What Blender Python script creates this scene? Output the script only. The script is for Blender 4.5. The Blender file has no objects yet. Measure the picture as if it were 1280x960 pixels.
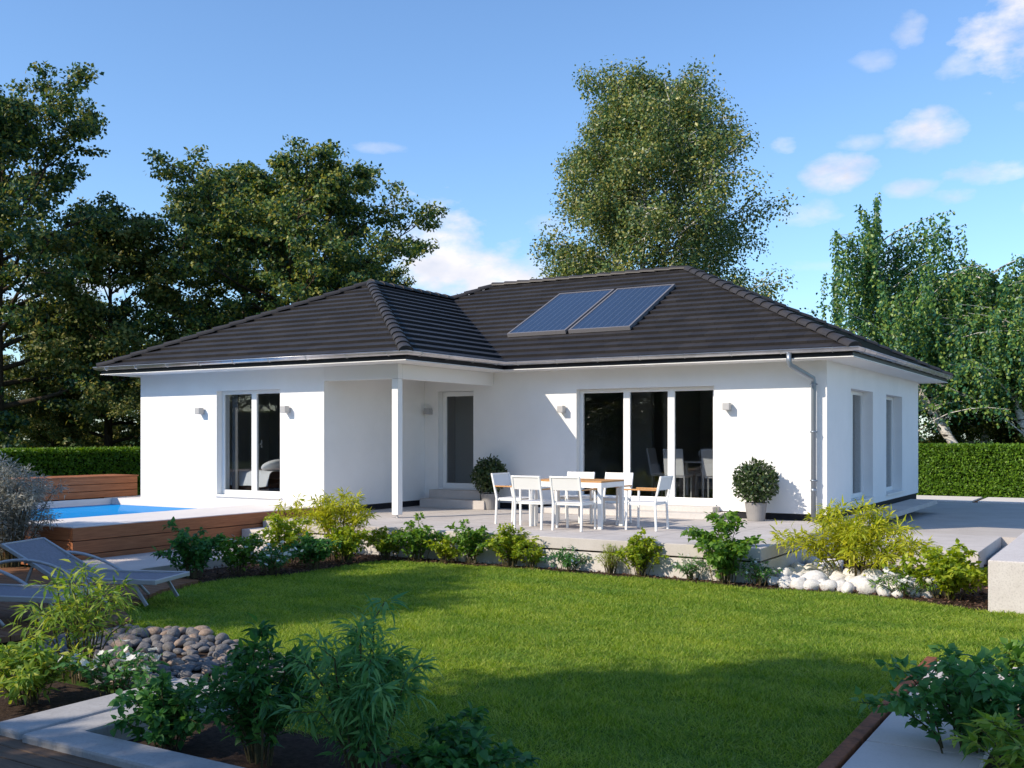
import bpy, bmesh, math, random
import numpy as np
from mathutils import Vector, Matrix

S = bpy.context.scene
COL = S.collection
R = math.radians

# ------------------------------------------------------------------ camera
cam_d = bpy.data.cameras.new("camera")
cam = bpy.data.objects.new("camera", cam_d); COL.objects.link(cam)
cam_d.sensor_width = 36.0
cam_d.lens = 36.39
cam_d.shift_y = 67.0 / 1280.0
cam_d.clip_start = 0.1
cam_d.clip_end = 3000
cam.location = (4.70, -18.28, 1.95)
cam.rotation_euler = (R(90), 0, R(31.34))
S.camera = cam

# ------------------------------------------------------------------ light
SUN = Vector((0.635, 1.0, -0.80)).normalized()          # direction the light travels
sun_elev = math.asin(-SUN.z)
sun_az = math.atan2(-SUN.x, -SUN.y)                      # compass angle from +Y, clockwise
sd = bpy.data.lights.new("sun", 'SUN')
sd.energy = 4.6
sd.angle = R(0.5)
sd.color = (1.0, 0.88, 0.71)
sun = bpy.data.objects.new("sun", sd); COL.objects.link(sun)
sun.rotation_euler = SUN.to_track_quat('-Z', 'Y').to_euler()
sun.location = (-20, -30, 30)

S.view_settings.view_transform = 'Standard'
S.view_settings.look = 'None'
S.view_settings.gamma = 1.0
S.view_settings.use_curve_mapping = False
S.view_settings.exposure = 0.27
S.render.engine = 'CYCLES'
S.cycles.max_bounces = 8
S.cycles.transparent_max_bounces = 12
S.cycles.use_denoising = True

# ------------------------------------------------------------------ world: sky and clouds
W = bpy.data.worlds.new("World"); S.world = W
W.use_nodes = True
nt = W.node_tree; nt.nodes.clear()
def N(t, **k):
    n = nt.nodes.new(t)
    for a, b in k.items(): setattr(n, a, b)
    return n
def L(a, b): nt.links.new(a, b)
def M(op, a, b=None, c=None, clamp=False):
    n = N('ShaderNodeMath', operation=op); n.use_clamp = clamp
    for i, v in enumerate((a, b, c)):
        if v is None: continue
        if isinstance(v, (int, float)): n.inputs[i].default_value = v
        else: L(v, n.inputs[i])
    return n.outputs[0]
sky = N('ShaderNodeTexSky', sky_type='NISHITA')
sky.sun_disc = False
sky.sun_elevation = sun_elev
sky.sun_rotation = sun_az
sky.air_density = 1.0
sky.dust_density = 0.5
sky.ozone_density = 3.0
bg_sky = N('ShaderNodeBackground'); bg_sky.inputs[1].default_value = 0.15
tint = N('ShaderNodeMix', data_type='RGBA', blend_type='MULTIPLY'); tint.inputs[0].default_value = 1.0
tint.inputs[7].default_value = (0.97, 1.13, 1.27, 1)
L(sky.outputs[0], tint.inputs[6]); L(tint.outputs[2], bg_sky.inputs[0])
tc = N('ShaderNodeTexCoord')
sep = N('ShaderNodeSeparateXYZ'); L(tc.outputs['Generated'], sep.inputs[0])
nz = N('ShaderNodeTexNoise'); nz.inputs['Scale'].default_value = 9.0; nz.inputs['Detail'].default_value = 8.0
nz.inputs['Roughness'].default_value = 0.62
mp = N('ShaderNodeMapping'); mp.inputs['Scale'].default_value = (1, 1, 1.9)
L(tc.outputs['Generated'], mp.inputs[0]); L(mp.outputs[0], nz.inputs['Vector'])
nz2 = N('ShaderNodeTexNoise'); nz2.inputs['Scale'].default_value = 26.0; nz2.inputs['Detail'].default_value = 5.0
L(mp.outputs[0], nz2.inputs['Vector'])
az = M('ARCTAN2', sep.outputs[0], sep.outputs[1])        # compass azimuth, radians
el = M('ARCSINE', sep.outputs[2])
nn = M('ADD', M('MULTIPLY', M('SUBTRACT', nz.outputs[0], 0.5), 4.6), M('MULTIPLY', M('SUBTRACT', nz2.outputs[0], 0.5), 1.7))
# (azimuth deg, elevation deg, half width, half height, density) of every cloud
CLOUDS = [(-5.0, 19.9, 3.8, 3.4, 1.5), (-10.3, 20.3, 1.0, 1.2, .8), (-8.0, 18.2, 1.4, .8, .7), (-9.4, 15.5, 2.5, 1.1, 1.3), (-12.8, 15.2, 1.6, .5, .7),
          (-14.2, 13.8, 2.0, 1.1, 1.3), (-16.6, 15.2, .9, .7, 1.0), (-15.2, 11.6, 2.4, .9, .9), (-6.4, 13.1, 2.4, .7, 1.1), (-8.5, 12.1, 1.5, .6, 1.0), (-10.1, 12.6, 1.6, .6, .9),
          (-12.0, 19.0, 1.3, .6, .5), (-4.5, 16.0, 1.6, .5, .6), (-3.6, 11.4, 2.6, .8, .9), (-13.0, 9.0, 4.0, .8, .5),
          (-35.0, 10.6, 3.4, 3.0, 1.5), (-31.2, 8.6, 4.4, 3.2, 1.4), (-29.4, 11.2, 2.6, 1.1, .8),
          (-36.0, 6.0, 7.0, 2.0, .9), (-47, 11.8, 1.8, .8, .8), (-54, 7.8, 3.5, 1.6, .8), (-52.5, 9.6, 2.2, 1.1, .9), (-38.5, 15.5, 1.6, .4, .5),
          (-22.0, 6.0, 8.0, 1.1, .5), (-60, 6, 5, 2, .8), (12, 15, 8, 3, .9), (-84, 18, 8, 3, .8)]
tot = None
for a0, e0, ra, re, dn in CLOUDS:
    u = M('DIVIDE', M('SUBTRACT', az, R(a0)), R(ra))
    v = M('DIVIDE', M('SUBTRACT', el, R(e0)), R(re))
    d = M('ADD', M('MULTIPLY', u, u), M('MULTIPLY', v, v))
    f = M('ADD', M('SUBTRACT', 0.75, d), nn)
    f = M('MULTIPLY', M('SMOOTH_MIN', M('MAXIMUM', M('MULTIPLY', f, 0.62), 0.0), 1.0, 0.2), dn)
    tot = f if tot is None else M('MAXIMUM', tot, f)
tot = M('MINIMUM', tot, 0.96)
cr = N('ShaderNodeValToRGB')
cr.color_ramp.elements[0].position = 0.32; cr.color_ramp.elements[0].color = (0.60, 0.64, 0.76, 1)
cr.color_ramp.elements[1].position = 0.62; cr.color_ramp.elements[1].color = (0.92, 0.88, 0.88, 1)
nz3 = N('ShaderNodeTexNoise'); nz3.inputs['Scale'].default_value = 14.0; nz3.inputs['Detail'].default_value = 6.0
L(mp.outputs[0], nz3.inputs['Vector']); L(nz3.outputs[0], cr.inputs[0])
bg_cl = N('ShaderNodeBackground'); bg_cl.inputs[1].default_value = 1.0
L(cr.outputs[0], bg_cl.inputs[0])
mx = N('ShaderNodeMixShader'); L(tot, mx.inputs[0]); L(bg_sky.outputs[0], mx.inputs[1]); L(bg_cl.outputs[0], mx.inputs[2])
wo = N('ShaderNodeOutputWorld'); L(mx.outputs[0], wo.inputs[0])

# ------------------------------------------------------------------ materials
MATS = {}
def mat(name, color=(.5, .5, .5), rough=.6, spec=.4, metal=0.0):
    m = bpy.data.materials.new(name); m.use_nodes = True
    b = m.node_tree.nodes['Principled BSDF']
    b.inputs['Base Color'].default_value = (*color, 1)
    b.inputs['Roughness'].default_value = rough
    b.inputs['Specular IOR Level'].default_value = spec
    b.inputs['Metallic'].default_value = metal
    MATS[name] = m
    return m
def nodes(m): return m.node_tree.nodes, m.node_tree.links, m.node_tree.nodes['Principled BSDF']
def noise_color(m, c1, c2, scale=5.0, detail=6, lo=.35, hi=.65, stretch=None, coord='Object', rough=None, bump=0.0, bscale=60., bdist=.004):
    ns, ls, b = nodes(m)
    t = ns.new('ShaderNodeTexCoord'); mpn = ns.new('ShaderNodeMapping')
    ls.new(t.outputs[coord], mpn.inputs[0])
    if stretch: mpn.inputs['Scale'].default_value = stretch
    n = ns.new('ShaderNodeTexNoise'); n.inputs['Scale'].default_value = scale; n.inputs['Detail'].default_value = detail
    n.inputs['Roughness'].default_value = .65
    ls.new(mpn.outputs[0], n.inputs['Vector'])
    r = ns.new('ShaderNodeValToRGB')
    r.color_ramp.elements[0].position = lo; r.color_ramp.elements[0].color = (*c1, 1)
    r.color_ramp.elements[1].position = hi; r.color_ramp.elements[1].color = (*c2, 1)
    ls.new(n.outputs[0], r.inputs[0]); ls.new(r.outputs[0], b.inputs['Base Color'])
    if bump:
        n2 = ns.new('ShaderNodeTexNoise'); n2.inputs['Scale'].default_value = bscale; n2.inputs['Detail'].default_value = 5
        ls.new(mpn.outputs[0], n2.inputs['Vector'])
        bp = ns.new('ShaderNodeBump'); bp.inputs['Strength'].default_value = bump; bp.inputs['Distance'].default_value = bdist
        ls.new(n2.outputs[0], bp.inputs['Height']); ls.new(bp.outputs[0], b.inputs['Normal'])
    return m
def leaf_mat(name, cols, trans=.35, rough=.5, spec=.35, tcol=None):
    """foliage: one colour per leaf (a random value per mesh island), some light through the leaf"""
    m = mat(name, cols[0], rough, spec); ns, ls, b = nodes(m)
    g = ns.new('ShaderNodeNewGeometry'); r = ns.new('ShaderNodeValToRGB')
    cr_ = r.color_ramp
    while len(cr_.elements) < len(cols): cr_.elements.new(.5)
    for i, c in enumerate(cols):
        cr_.elements[i].position = i / (len(cols) - 1); cr_.elements[i].color = (*c, 1)
    ls.new(g.outputs['Random Per Island'], r.inputs[0]); ls.new(r.outputs[0], b.inputs['Base Color'])
    tr = ns.new('ShaderNodeBsdfTranslucent')
    hs = ns.new('ShaderNodeHueSaturation'); hs.inputs['Saturation'].default_value = 1.1; hs.inputs['Value'].default_value = 1.5
    hs.inputs['Hue'].default_value = .485
    ls.new(r.outputs[0], hs.inputs['Color']); ls.new(hs.outputs[0], tr.inputs[0])
    mxn = ns.new('ShaderNodeMixShader'); mxn.inputs[0].default_value = trans
    ls.new(b.outputs[0], mxn.inputs[1]); ls.new(tr.outputs[0], mxn.inputs[2])
    ls.new(mxn.outputs[0], ns['Material Output'].inputs[0])
    return m

m_plaster = noise_color(mat('white_render', (.8, .8, .8), .9, .1), (.80, .795, .79), (.84, .835, .83), 1.3, bump=.25, bscale=220, bdist=.003)
m_white = mat('white_paint', (.82, .82, .81), .35, .4)
m_soffit = mat('soffit_white', (.80, .79, .78), .7, .2)
m_plinth = noise_color(mat('plinth_bitumen', (.02, .02, .024), .8, .2), (.018, .018, .022), (.03, .03, .035), 8)
m_fascia = mat('fascia_dark', (.012, .012, .015), .5, .3)
m_zinc = noise_color(mat('zinc', (.6, .6, .62), .32, .5, .85), (.50, .50, .52), (.66, .66, .68), 3)
m_alu = mat('brushed_aluminium', (.62, .62, .63), .38, .5, .8)
m_lampgrey = mat('lamp_aluminium', (.42, .42, .43), .5, .4, .3)
m_pot = noise_color(mat('pot_grey', (.4, .38, .37), .7, .3), (.25, .24, .235), (.31, .295, .285), 4)
m_inner = mat('interior_grey', (.50, .50, .51), .8, .2)
m_inner_floor = noise_color(mat('interior_floor', (.1, .07, .05), .4, .4), (.09, .065, .05), (.13, .095, .07), 6, stretch=(1, 12, 1))
m_soil = noise_color(mat('soil', (.04, .025, .018), .95, .1), (.025, .016, .012), (.06, .04, .03), 20, bump=.6, bscale=60, bdist=.02)
m_rust = noise_color(mat('rusty_steel', (.2, .07, .03), .75, .3), (.13, .045, .02), (.30, .105, .045), 14, bump=.15)
m_mesh = mat('chair_mesh', (.74, .74, .74), .7, .25)
m_bark = noise_color(mat('bark', (.06, .045, .03), .9, .1), (.035, .027, .02), (.10, .075, .05), 6, stretch=(6, 6, 1), bump=.6, bscale=20, bdist=.03)
m_twig = noise_color(mat('twig', (.07, .05, .03), .8, .2), (.05, .036, .02), (.11, .08, .045), 12)
m_shrubstem = noise_color(mat('shrub_stem', (.09, .07, .035), .8, .2), (.06, .05, .025), (.13, .11, .05), 20)
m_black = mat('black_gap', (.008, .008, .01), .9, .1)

def birch_bark():
    m = mat('birch_bark', (.6, .58, .55), .75, .2); ns, ls, b = nodes(m)
    t = ns.new('ShaderNodeTexCoord'); mpn = ns.new('ShaderNodeMapping'); mpn.inputs['Scale'].default_value = (3, 3, 9)
    n = ns.new('ShaderNodeTexNoise'); n.inputs['Scale'].default_value = 1.6; n.inputs['Detail'].default_value = 8
    r = ns.new('ShaderNodeValToRGB')
    e = r.color_ramp.elements
    e[0].position = .38; e[0].color = (.03, .026, .024, 1); e[1].position = .5; e[1].color = (.62, .59, .55, 1)
    ls.new(t.outputs['Object'], mpn.inputs[0]); ls.new(mpn.outputs[0], n.inputs['Vector']); ls.new(n.outputs[0], r.inputs[0]); ls.new(r.outputs[0], b.inputs['Base Color'])
    return m
m_birch = birch_bark()

def concrete(name, c1, c2, scale=3.0, speck=.3):
    m = mat(name, c1, .8, .25); ns, ls, b = nodes(m)
    t = ns.new('ShaderNodeTexCoord')
    n = ns.new('ShaderNodeTexNoise'); n.inputs['Scale'].default_value = scale; n.inputs['Detail'].default_value = 8; n.inputs['Roughness'].default_value = .7
    n2 = ns.new('ShaderNodeTexNoise'); n2.inputs['Scale'].default_value = 55; n2.inputs['Detail'].default_value = 3
    ls.new(t.outputs['Object'], n.inputs['Vector']); ls.new(t.outputs['Object'], n2.inputs['Vector'])
    r = ns.new('ShaderNodeValToRGB'); r.color_ramp.elements[0].position = .3; r.color_ramp.elements[1].position = .7
    r.color_ramp.elements[0].color = (*c1, 1); r.color_ramp.elements[1].color = (*c2, 1)
    r2 = ns.new('ShaderNodeValToRGB'); r2.color_ramp.elements[0].position = .3; r2.color_ramp.elements[1].position = .5
    r2.color_ramp.elements[0].color = (1 - speck,) * 3 + (1,); r2.color_ramp.elements[1].color = (1, 1, 1, 1)
    mm = ns.new('ShaderNodeMix'); mm.data_type = 'RGBA'; mm.blend_type = 'MULTIPLY'; mm.inputs[0].default_value = 1
    ls.new(n.outputs[0], r.inputs[0]); ls.new(n2.outputs[0], r2.inputs[0])
    ls.new(r.outputs[0], mm.inputs[6]); ls.new(r2.outputs[0], mm.inputs[7]); ls.new(mm.outputs[2], b.inputs['Base Color'])
    bp = ns.new('ShaderNodeBump'); bp.inputs['Strength'].default_value = .2; bp.inputs['Distance'].default_value = .003
    ls.new(n2.outputs[0], bp.inputs['Height']); ls.new(bp.outputs[0], b.inputs['Normal'])
    return m
m_terrace = concrete('terrace_stone', (.43, .395, .375), (.57, .53, .505), 1.1, .08)
m_terrbase = concrete('terrace_base', (.55, .52, .49), (.64, .60, .57), 2.0, .12)
m_deckwhite = concrete('pool_coping', (.66, .62, .60), (.74, .70, .68), 1.5, .05)
m_block = concrete('concrete_block', (.52, .48, .46), (.62, .58, .56), 6, .22)
m_kerb = concrete('kerb_concrete', (.33, .32, .32), (.43, .42, .42), 5, .15)
m_paving = concrete('paving', (.42, .38, .35), (.52, .48, .45), 1.3, .1)
m_slab = concrete('garden_slab', (.55, .48, .44), (.63, .56, .52), 2, .06)

def wood(name, c1, c2, stretch, rough=.55):
    m = mat(name, c1, rough, .3)
    return noise_color(m, c1, c2, 2.2, 8, .3, .7, stretch, bump=.15, bscale=12, bdist=.003)
m_cladX = wood('wood_cladding', (.25, .085, .035), (.44, .17, .075), (1.2, 1.2, 22))
m_deckwood = wood('deck_board', (.12, .055, .028), (.26, .12, .055), (1.5, 20, 3), .7)
m_deckdark = wood('weathered_board', (.075, .048, .032), (.17, .11, .07), (1.5, 20, 3), .75)
m_teak = wood('teak', (.42, .20, .07), (.58, .31, .12), (1.5, 25, 6), .45)

m_sling = noise_color(mat('sling_fabric', (.32, .31, .33), .85, .15), (.20, .19, .22), (.26, .25, .28), 30)
m_lframe = mat('lounger_frame', (.42, .42, .44), .5, .4, .4)

def roof_mat():
    m = mat('roof_tile', (.05, .045, .045), .55, .35); ns, ls, b = nodes(m)
    t = ns.new('ShaderNodeTexCoord')
    br = ns.new('ShaderNodeTexBrick'); br.inputs['Scale'].default_value = 1.0
    br.inputs['Brick Width'].default_value = .30; br.inputs['Row Height'].default_value = .31
    br.inputs['Mortar Size'].default_value = .006; br.inputs['Bias'].default_value = 0
    br.inputs['Color1'].default_value = (.022, .020, .021, 1); br.inputs['Color2'].default_value = (.034, .031, .031, 1); br.inputs['Mortar'].default_value = (.014, .013, .013, 1)
    br.offset = .5
    ls.new(t.outputs['UV'], br.inputs['Vector'])
    n = ns.new('ShaderNodeTexNoise'); n.inputs['Scale'].default_value = 1.4; n.inputs['Detail'].default_value = 7
    ls.new(t.outputs['UV'], n.inputs['Vector'])
    r = ns.new('ShaderNodeValToRGB'); r.color_ramp.elements[0].position = .3; r.color_ramp.elements[1].position = .75
    r.color_ramp.elements[0].color = (.8, .8, .82, 1); r.color_ramp.elements[1].color = (1.25, 1.22, 1.2, 1)
    ls.new(n.outputs[0], r.inputs[0])
    mm = ns.new('ShaderNodeMix'); mm.data_type = 'RGBA'; mm.blend_type = 'MULTIPLY'; mm.inputs[0].default_value = 1
    ls.new(br.outputs[0], mm.inputs[6]); ls.new(r.outputs[0], mm.inputs[7]); ls.new(mm.outputs[2], b.inputs['Base Color'])
    return m
m_roof = roof_mat()
m_ridge = noise_color(mat('ridge_tile', (.05, .045, .045), .55, .35), (.030, .027, .027), (.044, .039, .038), 3)

def glass(name, tint, boost=1.0):
    m = bpy.data.materials.new(name); m.use_nodes = True; ns = m.node_tree.nodes; ls = m.node_tree.links; ns.clear()
    tr = ns.new('ShaderNodeBsdfTransparent'); tr.inputs[0].default_value = (*tint, 1)
    gl = ns.new('ShaderNodeBsdfGlossy'); gl.inputs['Roughness'].default_value = .0
    fr = ns.new('ShaderNodeFresnel'); ge = ns.new('ShaderNodeNewGeometry'); io = ns.new('ShaderNodeMix')
    io.inputs[2].default_value = 1.5; io.inputs[3].default_value = 1 / 1.5     # same reflection seen from either side of the pane
    ls.new(ge.outputs['Backfacing'], io.inputs[0]); ls.new(io.outputs[0], fr.inputs[0])
    mu = ns.new('ShaderNodeMath'); mu.operation = 'MULTIPLY'; mu.inputs[1].default_value = boost; mu.use_clamp = True
    mxn = ns.new('ShaderNodeMixShader'); o = ns.new('ShaderNodeOutputMaterial')
    ls.new(fr.outputs[0], mu.inputs[0]); ls.new(mu.outputs[0], mxn.inputs[0]); ls.new(tr.outputs[0], mxn.inputs[1]); ls.new(gl.outputs[0], mxn.inputs[2]); ls.new(mxn.outputs[0], o.inputs[0])
    return m
m_glass = glass('window_glass', (.84, .86, .87), 1.0)

def solar_mat():
    m = mat('collector_glass', (.03, .06, .16), .12, .6); ns, ls, b = nodes(m)
    t = ns.new('ShaderNodeTexCoord'); sp = ns.new('ShaderNodeSeparateXYZ'); ls.new(t.outputs['UV'], sp.inputs[0])
    mu = ns.new('ShaderNodeMath'); mu.operation = 'MULTIPLY'; mu.inputs[1].default_value = 9
    fr = ns.new('ShaderNodeMath'); fr.operation = 'FRACT'; lt = ns.new('ShaderNodeMath'); lt.operation = 'LESS_THAN'; lt.inputs[1].default_value = .07
    ls.new(sp.outputs[0], mu.inputs[0]); ls.new(mu.outputs[0], fr.inputs[0]); ls.new(fr.outputs[0], lt.inputs[0])
    mm = ns.new('ShaderNodeMix'); mm.data_type = 'RGBA'
    mm.inputs[6].default_value = (.020, .034, .070, 1); mm.inputs[7].default_value = (.09, .115, .165, 1)
    ls.new(lt.outputs[0], mm.inputs[0]); ls.new(mm.outputs[2], b.inputs['Base Color'])
    b.inputs['Roughness'].default_value = .25
    return m
m_solar = solar_mat()

def water_mat():
    m = mat('pool_water', (.02, .22, .60), .04, .5); ns, ls, b = nodes(m)
    t = ns.new('ShaderNodeTexCoord'); n = ns.new('ShaderNodeTexNoise'); n.inputs['Scale'].default_value = 3.5; n.inputs['Detail'].default_value = 3
    ls.new(t.outputs['Object'], n.inputs['Vector'])
    bp = ns.new('ShaderNodeBump'); bp.inputs['Strength'].default_value = .12; bp.inputs['Distance'].default_value = .03
    ls.new(n.outputs[0], bp.inputs['Height']); ls.new(bp.outputs[0], b.inputs['Normal'])
    df = ns.new('ShaderNodeBsdfDiffuse'); df.inputs[0].default_value = (.012, .25, .62, 1)
    gl = ns.new('ShaderNodeBsdfGlossy'); gl.inputs['Roughness'].default_value = .03; ls.new(bp.outputs[0], gl.inputs['Normal'])
    mxn = ns.new('ShaderNodeMixShader'); mxn.inputs[0].default_value = .14
    ls.new(df.outputs[0], mxn.inputs[1]); ls.new(gl.outputs[0], mxn.inputs[2]); ls.new(mxn.outputs[0], ns['Material Output'].inputs[0])
    return m
m_water = water_mat()
m_grassbase = noise_color(mat('lawn_soil', (.05, .09, .02), .95, .05), (.05, .10, .014), (.10, .17, .025), 9, bump=.5, bscale=80, bdist=.02)
m_ground = noise_color(mat('meadow', (.05, .09, .02), .95, .05), (.03, .06, .012), (.06, .10, .02), 3)
m_grass = leaf_mat('grass_blade', [(.10, .20, .020), (.20, .34, .032), (.32, .45, .06), (.43, .50, .12)], .4, .5, .3)
def patchy(m):
    ns, ls = m.node_tree.nodes, m.node_tree.links
    t = ns.new('ShaderNodeTexCoord'); mpn = ns.new('ShaderNodeMapping'); mpn.inputs['Scale'].default_value = (.7, 1.5, 1); mpn.inputs['Rotation'].default_value = (0, 0, R(31))
    n1 = ns.new('ShaderNodeTexNoise'); n1.inputs['Scale'].default_value = 1.1; n1.inputs['Detail'].default_value = 8; n1.inputs['Roughness'].default_value = .72
    ls.new(t.outputs['Object'], mpn.inputs[0]); ls.new(mpn.outputs[0], n1.inputs['Vector'])
    r = ns.new('ShaderNodeValToRGB'); e = r.color_ramp.elements
    e[0].position = .33; e[0].color = (.52, .66, .62, 1); e[1].position = .66; e[1].color = (1.18, 1.04, .95, 1)
    ls.new(n1.outputs[0], r.inputs[0])
    b = ns['Principled BSDF']; src = b.inputs['Base Color'].links[0].from_socket
    mm = ns.new('ShaderNodeMix'); mm.data_type = 'RGBA'; mm.blend_type = 'MULTIPLY'; mm.inputs[0].default_value = 1
    ls.new(src, mm.inputs[6]); ls.new(r.outputs[0], mm.inputs[7]); ls.new(mm.outputs[2], b.inputs['Base Color'])
    hs = [n for n in ns if n.type == 'HUE_SAT'][0]; ls.new(mm.outputs[2], hs.inputs['Color'])
patchy(m_grass)
m_bark_chip = leaf_mat('bark_chip', [(.05, .028, .02), (.12, .065, .045), (.20, .12, .09)], 0.0, .9, .1)

m_lf_dark = leaf_mat('leaf_dark', [(.012, .045, .032), (.03, .085, .036), (.11, .165, .028), (.30, .27, .055)], .30)  # last, yellow tone paints warm sun highlights into the leaf colour
m_lf_oak = leaf_mat('leaf_oak', [(.014, .048, .032), (.038, .10, .036), (.14, .20, .032), (.34, .31, .06)], .30)  # brightest tone again stands in for sunlit flecks
m_lf_under = leaf_mat('leaf_undergrowth', [(.03, .065, .02), (.07, .12, .03), (.17, .19, .04), (.28, .25, .07)], .32)
m_lf_birch = leaf_mat('leaf_birch', [(.03, .085, .035), (.07, .135, .045), (.18, .23, .05), (.38, .34, .09)], .28, .42, .5)
m_lf_weep = leaf_mat('leaf_weeping', [(.018, .085, .065), (.045, .15, .065), (.13, .25, .05), (.30, .38, .08)], .33, .42, .5)
m_hedge = leaf_mat('leaf_hedge', [(.045, .11, .008), (.10, .21, .014), (.17, .29, .022)], .3)
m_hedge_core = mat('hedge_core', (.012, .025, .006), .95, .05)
m_lf_ball = leaf_mat('leaf_box', [(.018, .04, .012), (.04, .075, .02), (.075, .11, .03)], .2, .35, .5)
m_lf_green = leaf_mat('leaf_green', [(.055, .14, .022), (.12, .25, .035), (.22, .36, .05)], .42)
m_lf_deep = leaf_mat('leaf_deep', [(.025, .10, .03), (.05, .17, .04), (.11, .26, .05)], .38)
m_lf_lime = leaf_mat('leaf_lime', [(.14, .23, .02), (.27, .36, .028), (.42, .47, .05)], .42)
m_lf_yellow = leaf_mat('leaf_yellow', [(.24, .31, .02), (.40, .43, .03), (.56, .55, .05)], .42)
m_lf_long = leaf_mat('leaf_long', [(.04, .15, .05), (.085, .23, .06), (.15, .31, .08)], .42)
m_lf_feather = leaf_mat('leaf_feather', [(.07, .21, .08), (.13, .31, .09), (.22, .40, .12)], .42)
m_lf_longlime = leaf_mat('leaf_longlime', [(.09, .20, .03), (.21, .33, .045), (.40, .44, .07)], .42)
m_lf_silver = leaf_mat('leaf_silver', [(.20, .21, .19), (.30, .31, .28), (.40, .40, .36)], .2)
m_petal = leaf_mat('white_petal', [(.70, .70, .68), (.78, .77, .74)], .3)
m_stone_w = noise_color(mat('white_stone', (.7, .68, .66), .85, .2), (.56, .53, .51), (.74, .72, .70), 5, bump=.5, bscale=14, bdist=.02)
m_stone_g = noise_color(mat('grey_cobble', (.2, .19, .19), .8, .25), (.09, .088, .094), (.20, .19, .19), 3, bump=.3, bscale=18, bdist=.01)
m_stone_b = noise_color(mat('tan_cobble', (.3, .22, .17), .8, .25), (.20, .15, .12), (.34, .26, .21), 3, bump=.3, bscale=18, bdist=.01)
m_duvet = mat('white_linen', (.72, .72, .74), .9, .1)
m_bedbase = mat('bed_base', (.03, .02, .018), .7, .2)

# ------------------------------------------------------------------ mesh helpers
def tag(o, label=None, cat=None, group=None, kind=None):
    if label: o['label'] = label
    if cat: o['category'] = cat
    if group: o['group'] = group
    if kind: o['kind'] = kind
    return o
def empty(name, loc=(0, 0, 0), rz=0.0, label=None, cat=None, group=None):
    o = bpy.data.objects.new(name, None); COL.objects.link(o)
    o.location = loc; o.rotation_euler = (0, 0, rz); o.empty_display_size = .2
    return tag(o, label, cat, group)
class MB:
    def __init__(s): s.v = []; s.f = []; s.uv = {}
    def add(s, vs, fs):
        n = len(s.v); s.v.extend([tuple(p) for p in vs]); s.f.extend([tuple(i + n for i in f) for f in fs])
    def box(s, x0, x1, y0, y1, z0, z1):
        s.add([(x0, y0, z0), (x1, y0, z0), (x1, y1, z0), (x0, y1, z0), (x0, y0, z1), (x1, y0, z1), (x1, y1, z1), (x0, y1, z1)],
              [(0, 3, 2, 1), (4, 5, 6, 7), (0, 1, 5, 4), (1, 2, 6, 5), (2, 3, 7, 6), (3, 0, 4, 7)])
    def obox(s, M4, sx, sy, sz):
        c = [M4 @ Vector((x * sx / 2, y * sy / 2, z * sz / 2)) for z in (-1, 1) for x, y in ((-1, -1), (1, -1), (1, 1), (-1, 1))]
        s.add(c, [(0, 3, 2, 1), (4, 5, 6, 7), (0, 1, 5, 4), (1, 2, 6, 5), (2, 3, 7, 6), (3, 0, 4, 7)])
    def bar(s, a, b, w, h, up=(0, 0, 1)):
        a = Vector(a); b = Vector(b); d = (b - a); l = d.length; d.normalize()
        u = Vector(up); r = d.cross(u)
        if r.length < 1e-4: r = d.cross(Vector((1, 0, 0)))
        r.normalize(); u = r.cross(d)
        m = Matrix((( r.x, d.x, u.x, (a.x + b.x) / 2), (r.y, d.y, u.y, (a.y + b.y) / 2), (r.z, d.z, u.z, (a.z + b.z) / 2), (0, 0, 0, 1)))
        s.obox(m, w, l, h)
    def prism(s, poly, z0, z1):
        n = len(poly)
        s.add([(x, y, z0) for x, y in poly] + [(x, y, z1) for x, y in poly],
              [tuple(range(n - 1, -1, -1)), tuple(range(n, 2 * n))] + [(i, (i + 1) % n, (i + 1) % n + n, i + n) for i in range(n)])
    def tube(s, pts, rad, k=8, caps=True):
        pts = [Vector(p) for p in pts]; n = len(pts)
        rad = [rad] * n if isinstance(rad, (int, float)) else rad
        vs = []; ref = None
        for i, p in enumerate(pts):
            d = (pts[min(i + 1, n - 1)] - pts[max(i - 1, 0)]).normalized()
            if ref is None: ref = d.orthogonal().normalized()
            ref = (ref - d * ref.dot(d)).normalized(); q = d.cross(ref)
            for j in range(k):
                a = 2 * math.pi * j / k
                vs.append(p + (ref * math.cos(a) + q * math.sin(a)) * rad[i])
        fs = [(i * k + j, i * k + (j + 1) % k, (i + 1) * k + (j + 1) % k, (i + 1) * k + j) for i in range(n - 1) for j in range(k)]
        if caps: fs += [tuple(range(k - 1, -1, -1)), tuple(range((n - 1) * k, n * k))]
        s.add(vs, fs)
    def lathe(s, prof, c=(0, 0, 0), k=28):
        vs = []; n = len(prof)
        for r, z in prof:
            for j in range(k):
                a = 2 * math.pi * j / k; vs.append((c[0] + r * math.cos(a), c[1] + r * math.sin(a), c[2] + z))
        s.add(vs, [(i * k + j, i * k + (j + 1) % k, (i + 1) * k + (j + 1) % k, (i + 1) * k + j) for i in range(n - 1) for j in range(k)])
    def build(s, name, m, parent=None, bevel=0.0, smooth=False):
        me = bpy.data.meshes.new(name); me.from_pydata(s.v, [], s.f)
        return finish(name, me, m, parent, bevel, smooth)
def finish(name, me, m, parent=None, bevel=0.0, smooth=False):
    for mm in (m if isinstance(m, (list, tuple)) else [m]): me.materials.append(mm)
    if smooth: me.polygons.foreach_set('use_smooth', [True] * len(me.polygons))
    me.update()
    o = bpy.data.objects.new(name, me); COL.objects.link(o)
    if parent: o.parent = parent
    if bevel:
        b = o.modifiers.new('bevel', 'BEVEL'); b.width = bevel; b.segments = 2; b.limit_method = 'ANGLE'
    return o
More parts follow.
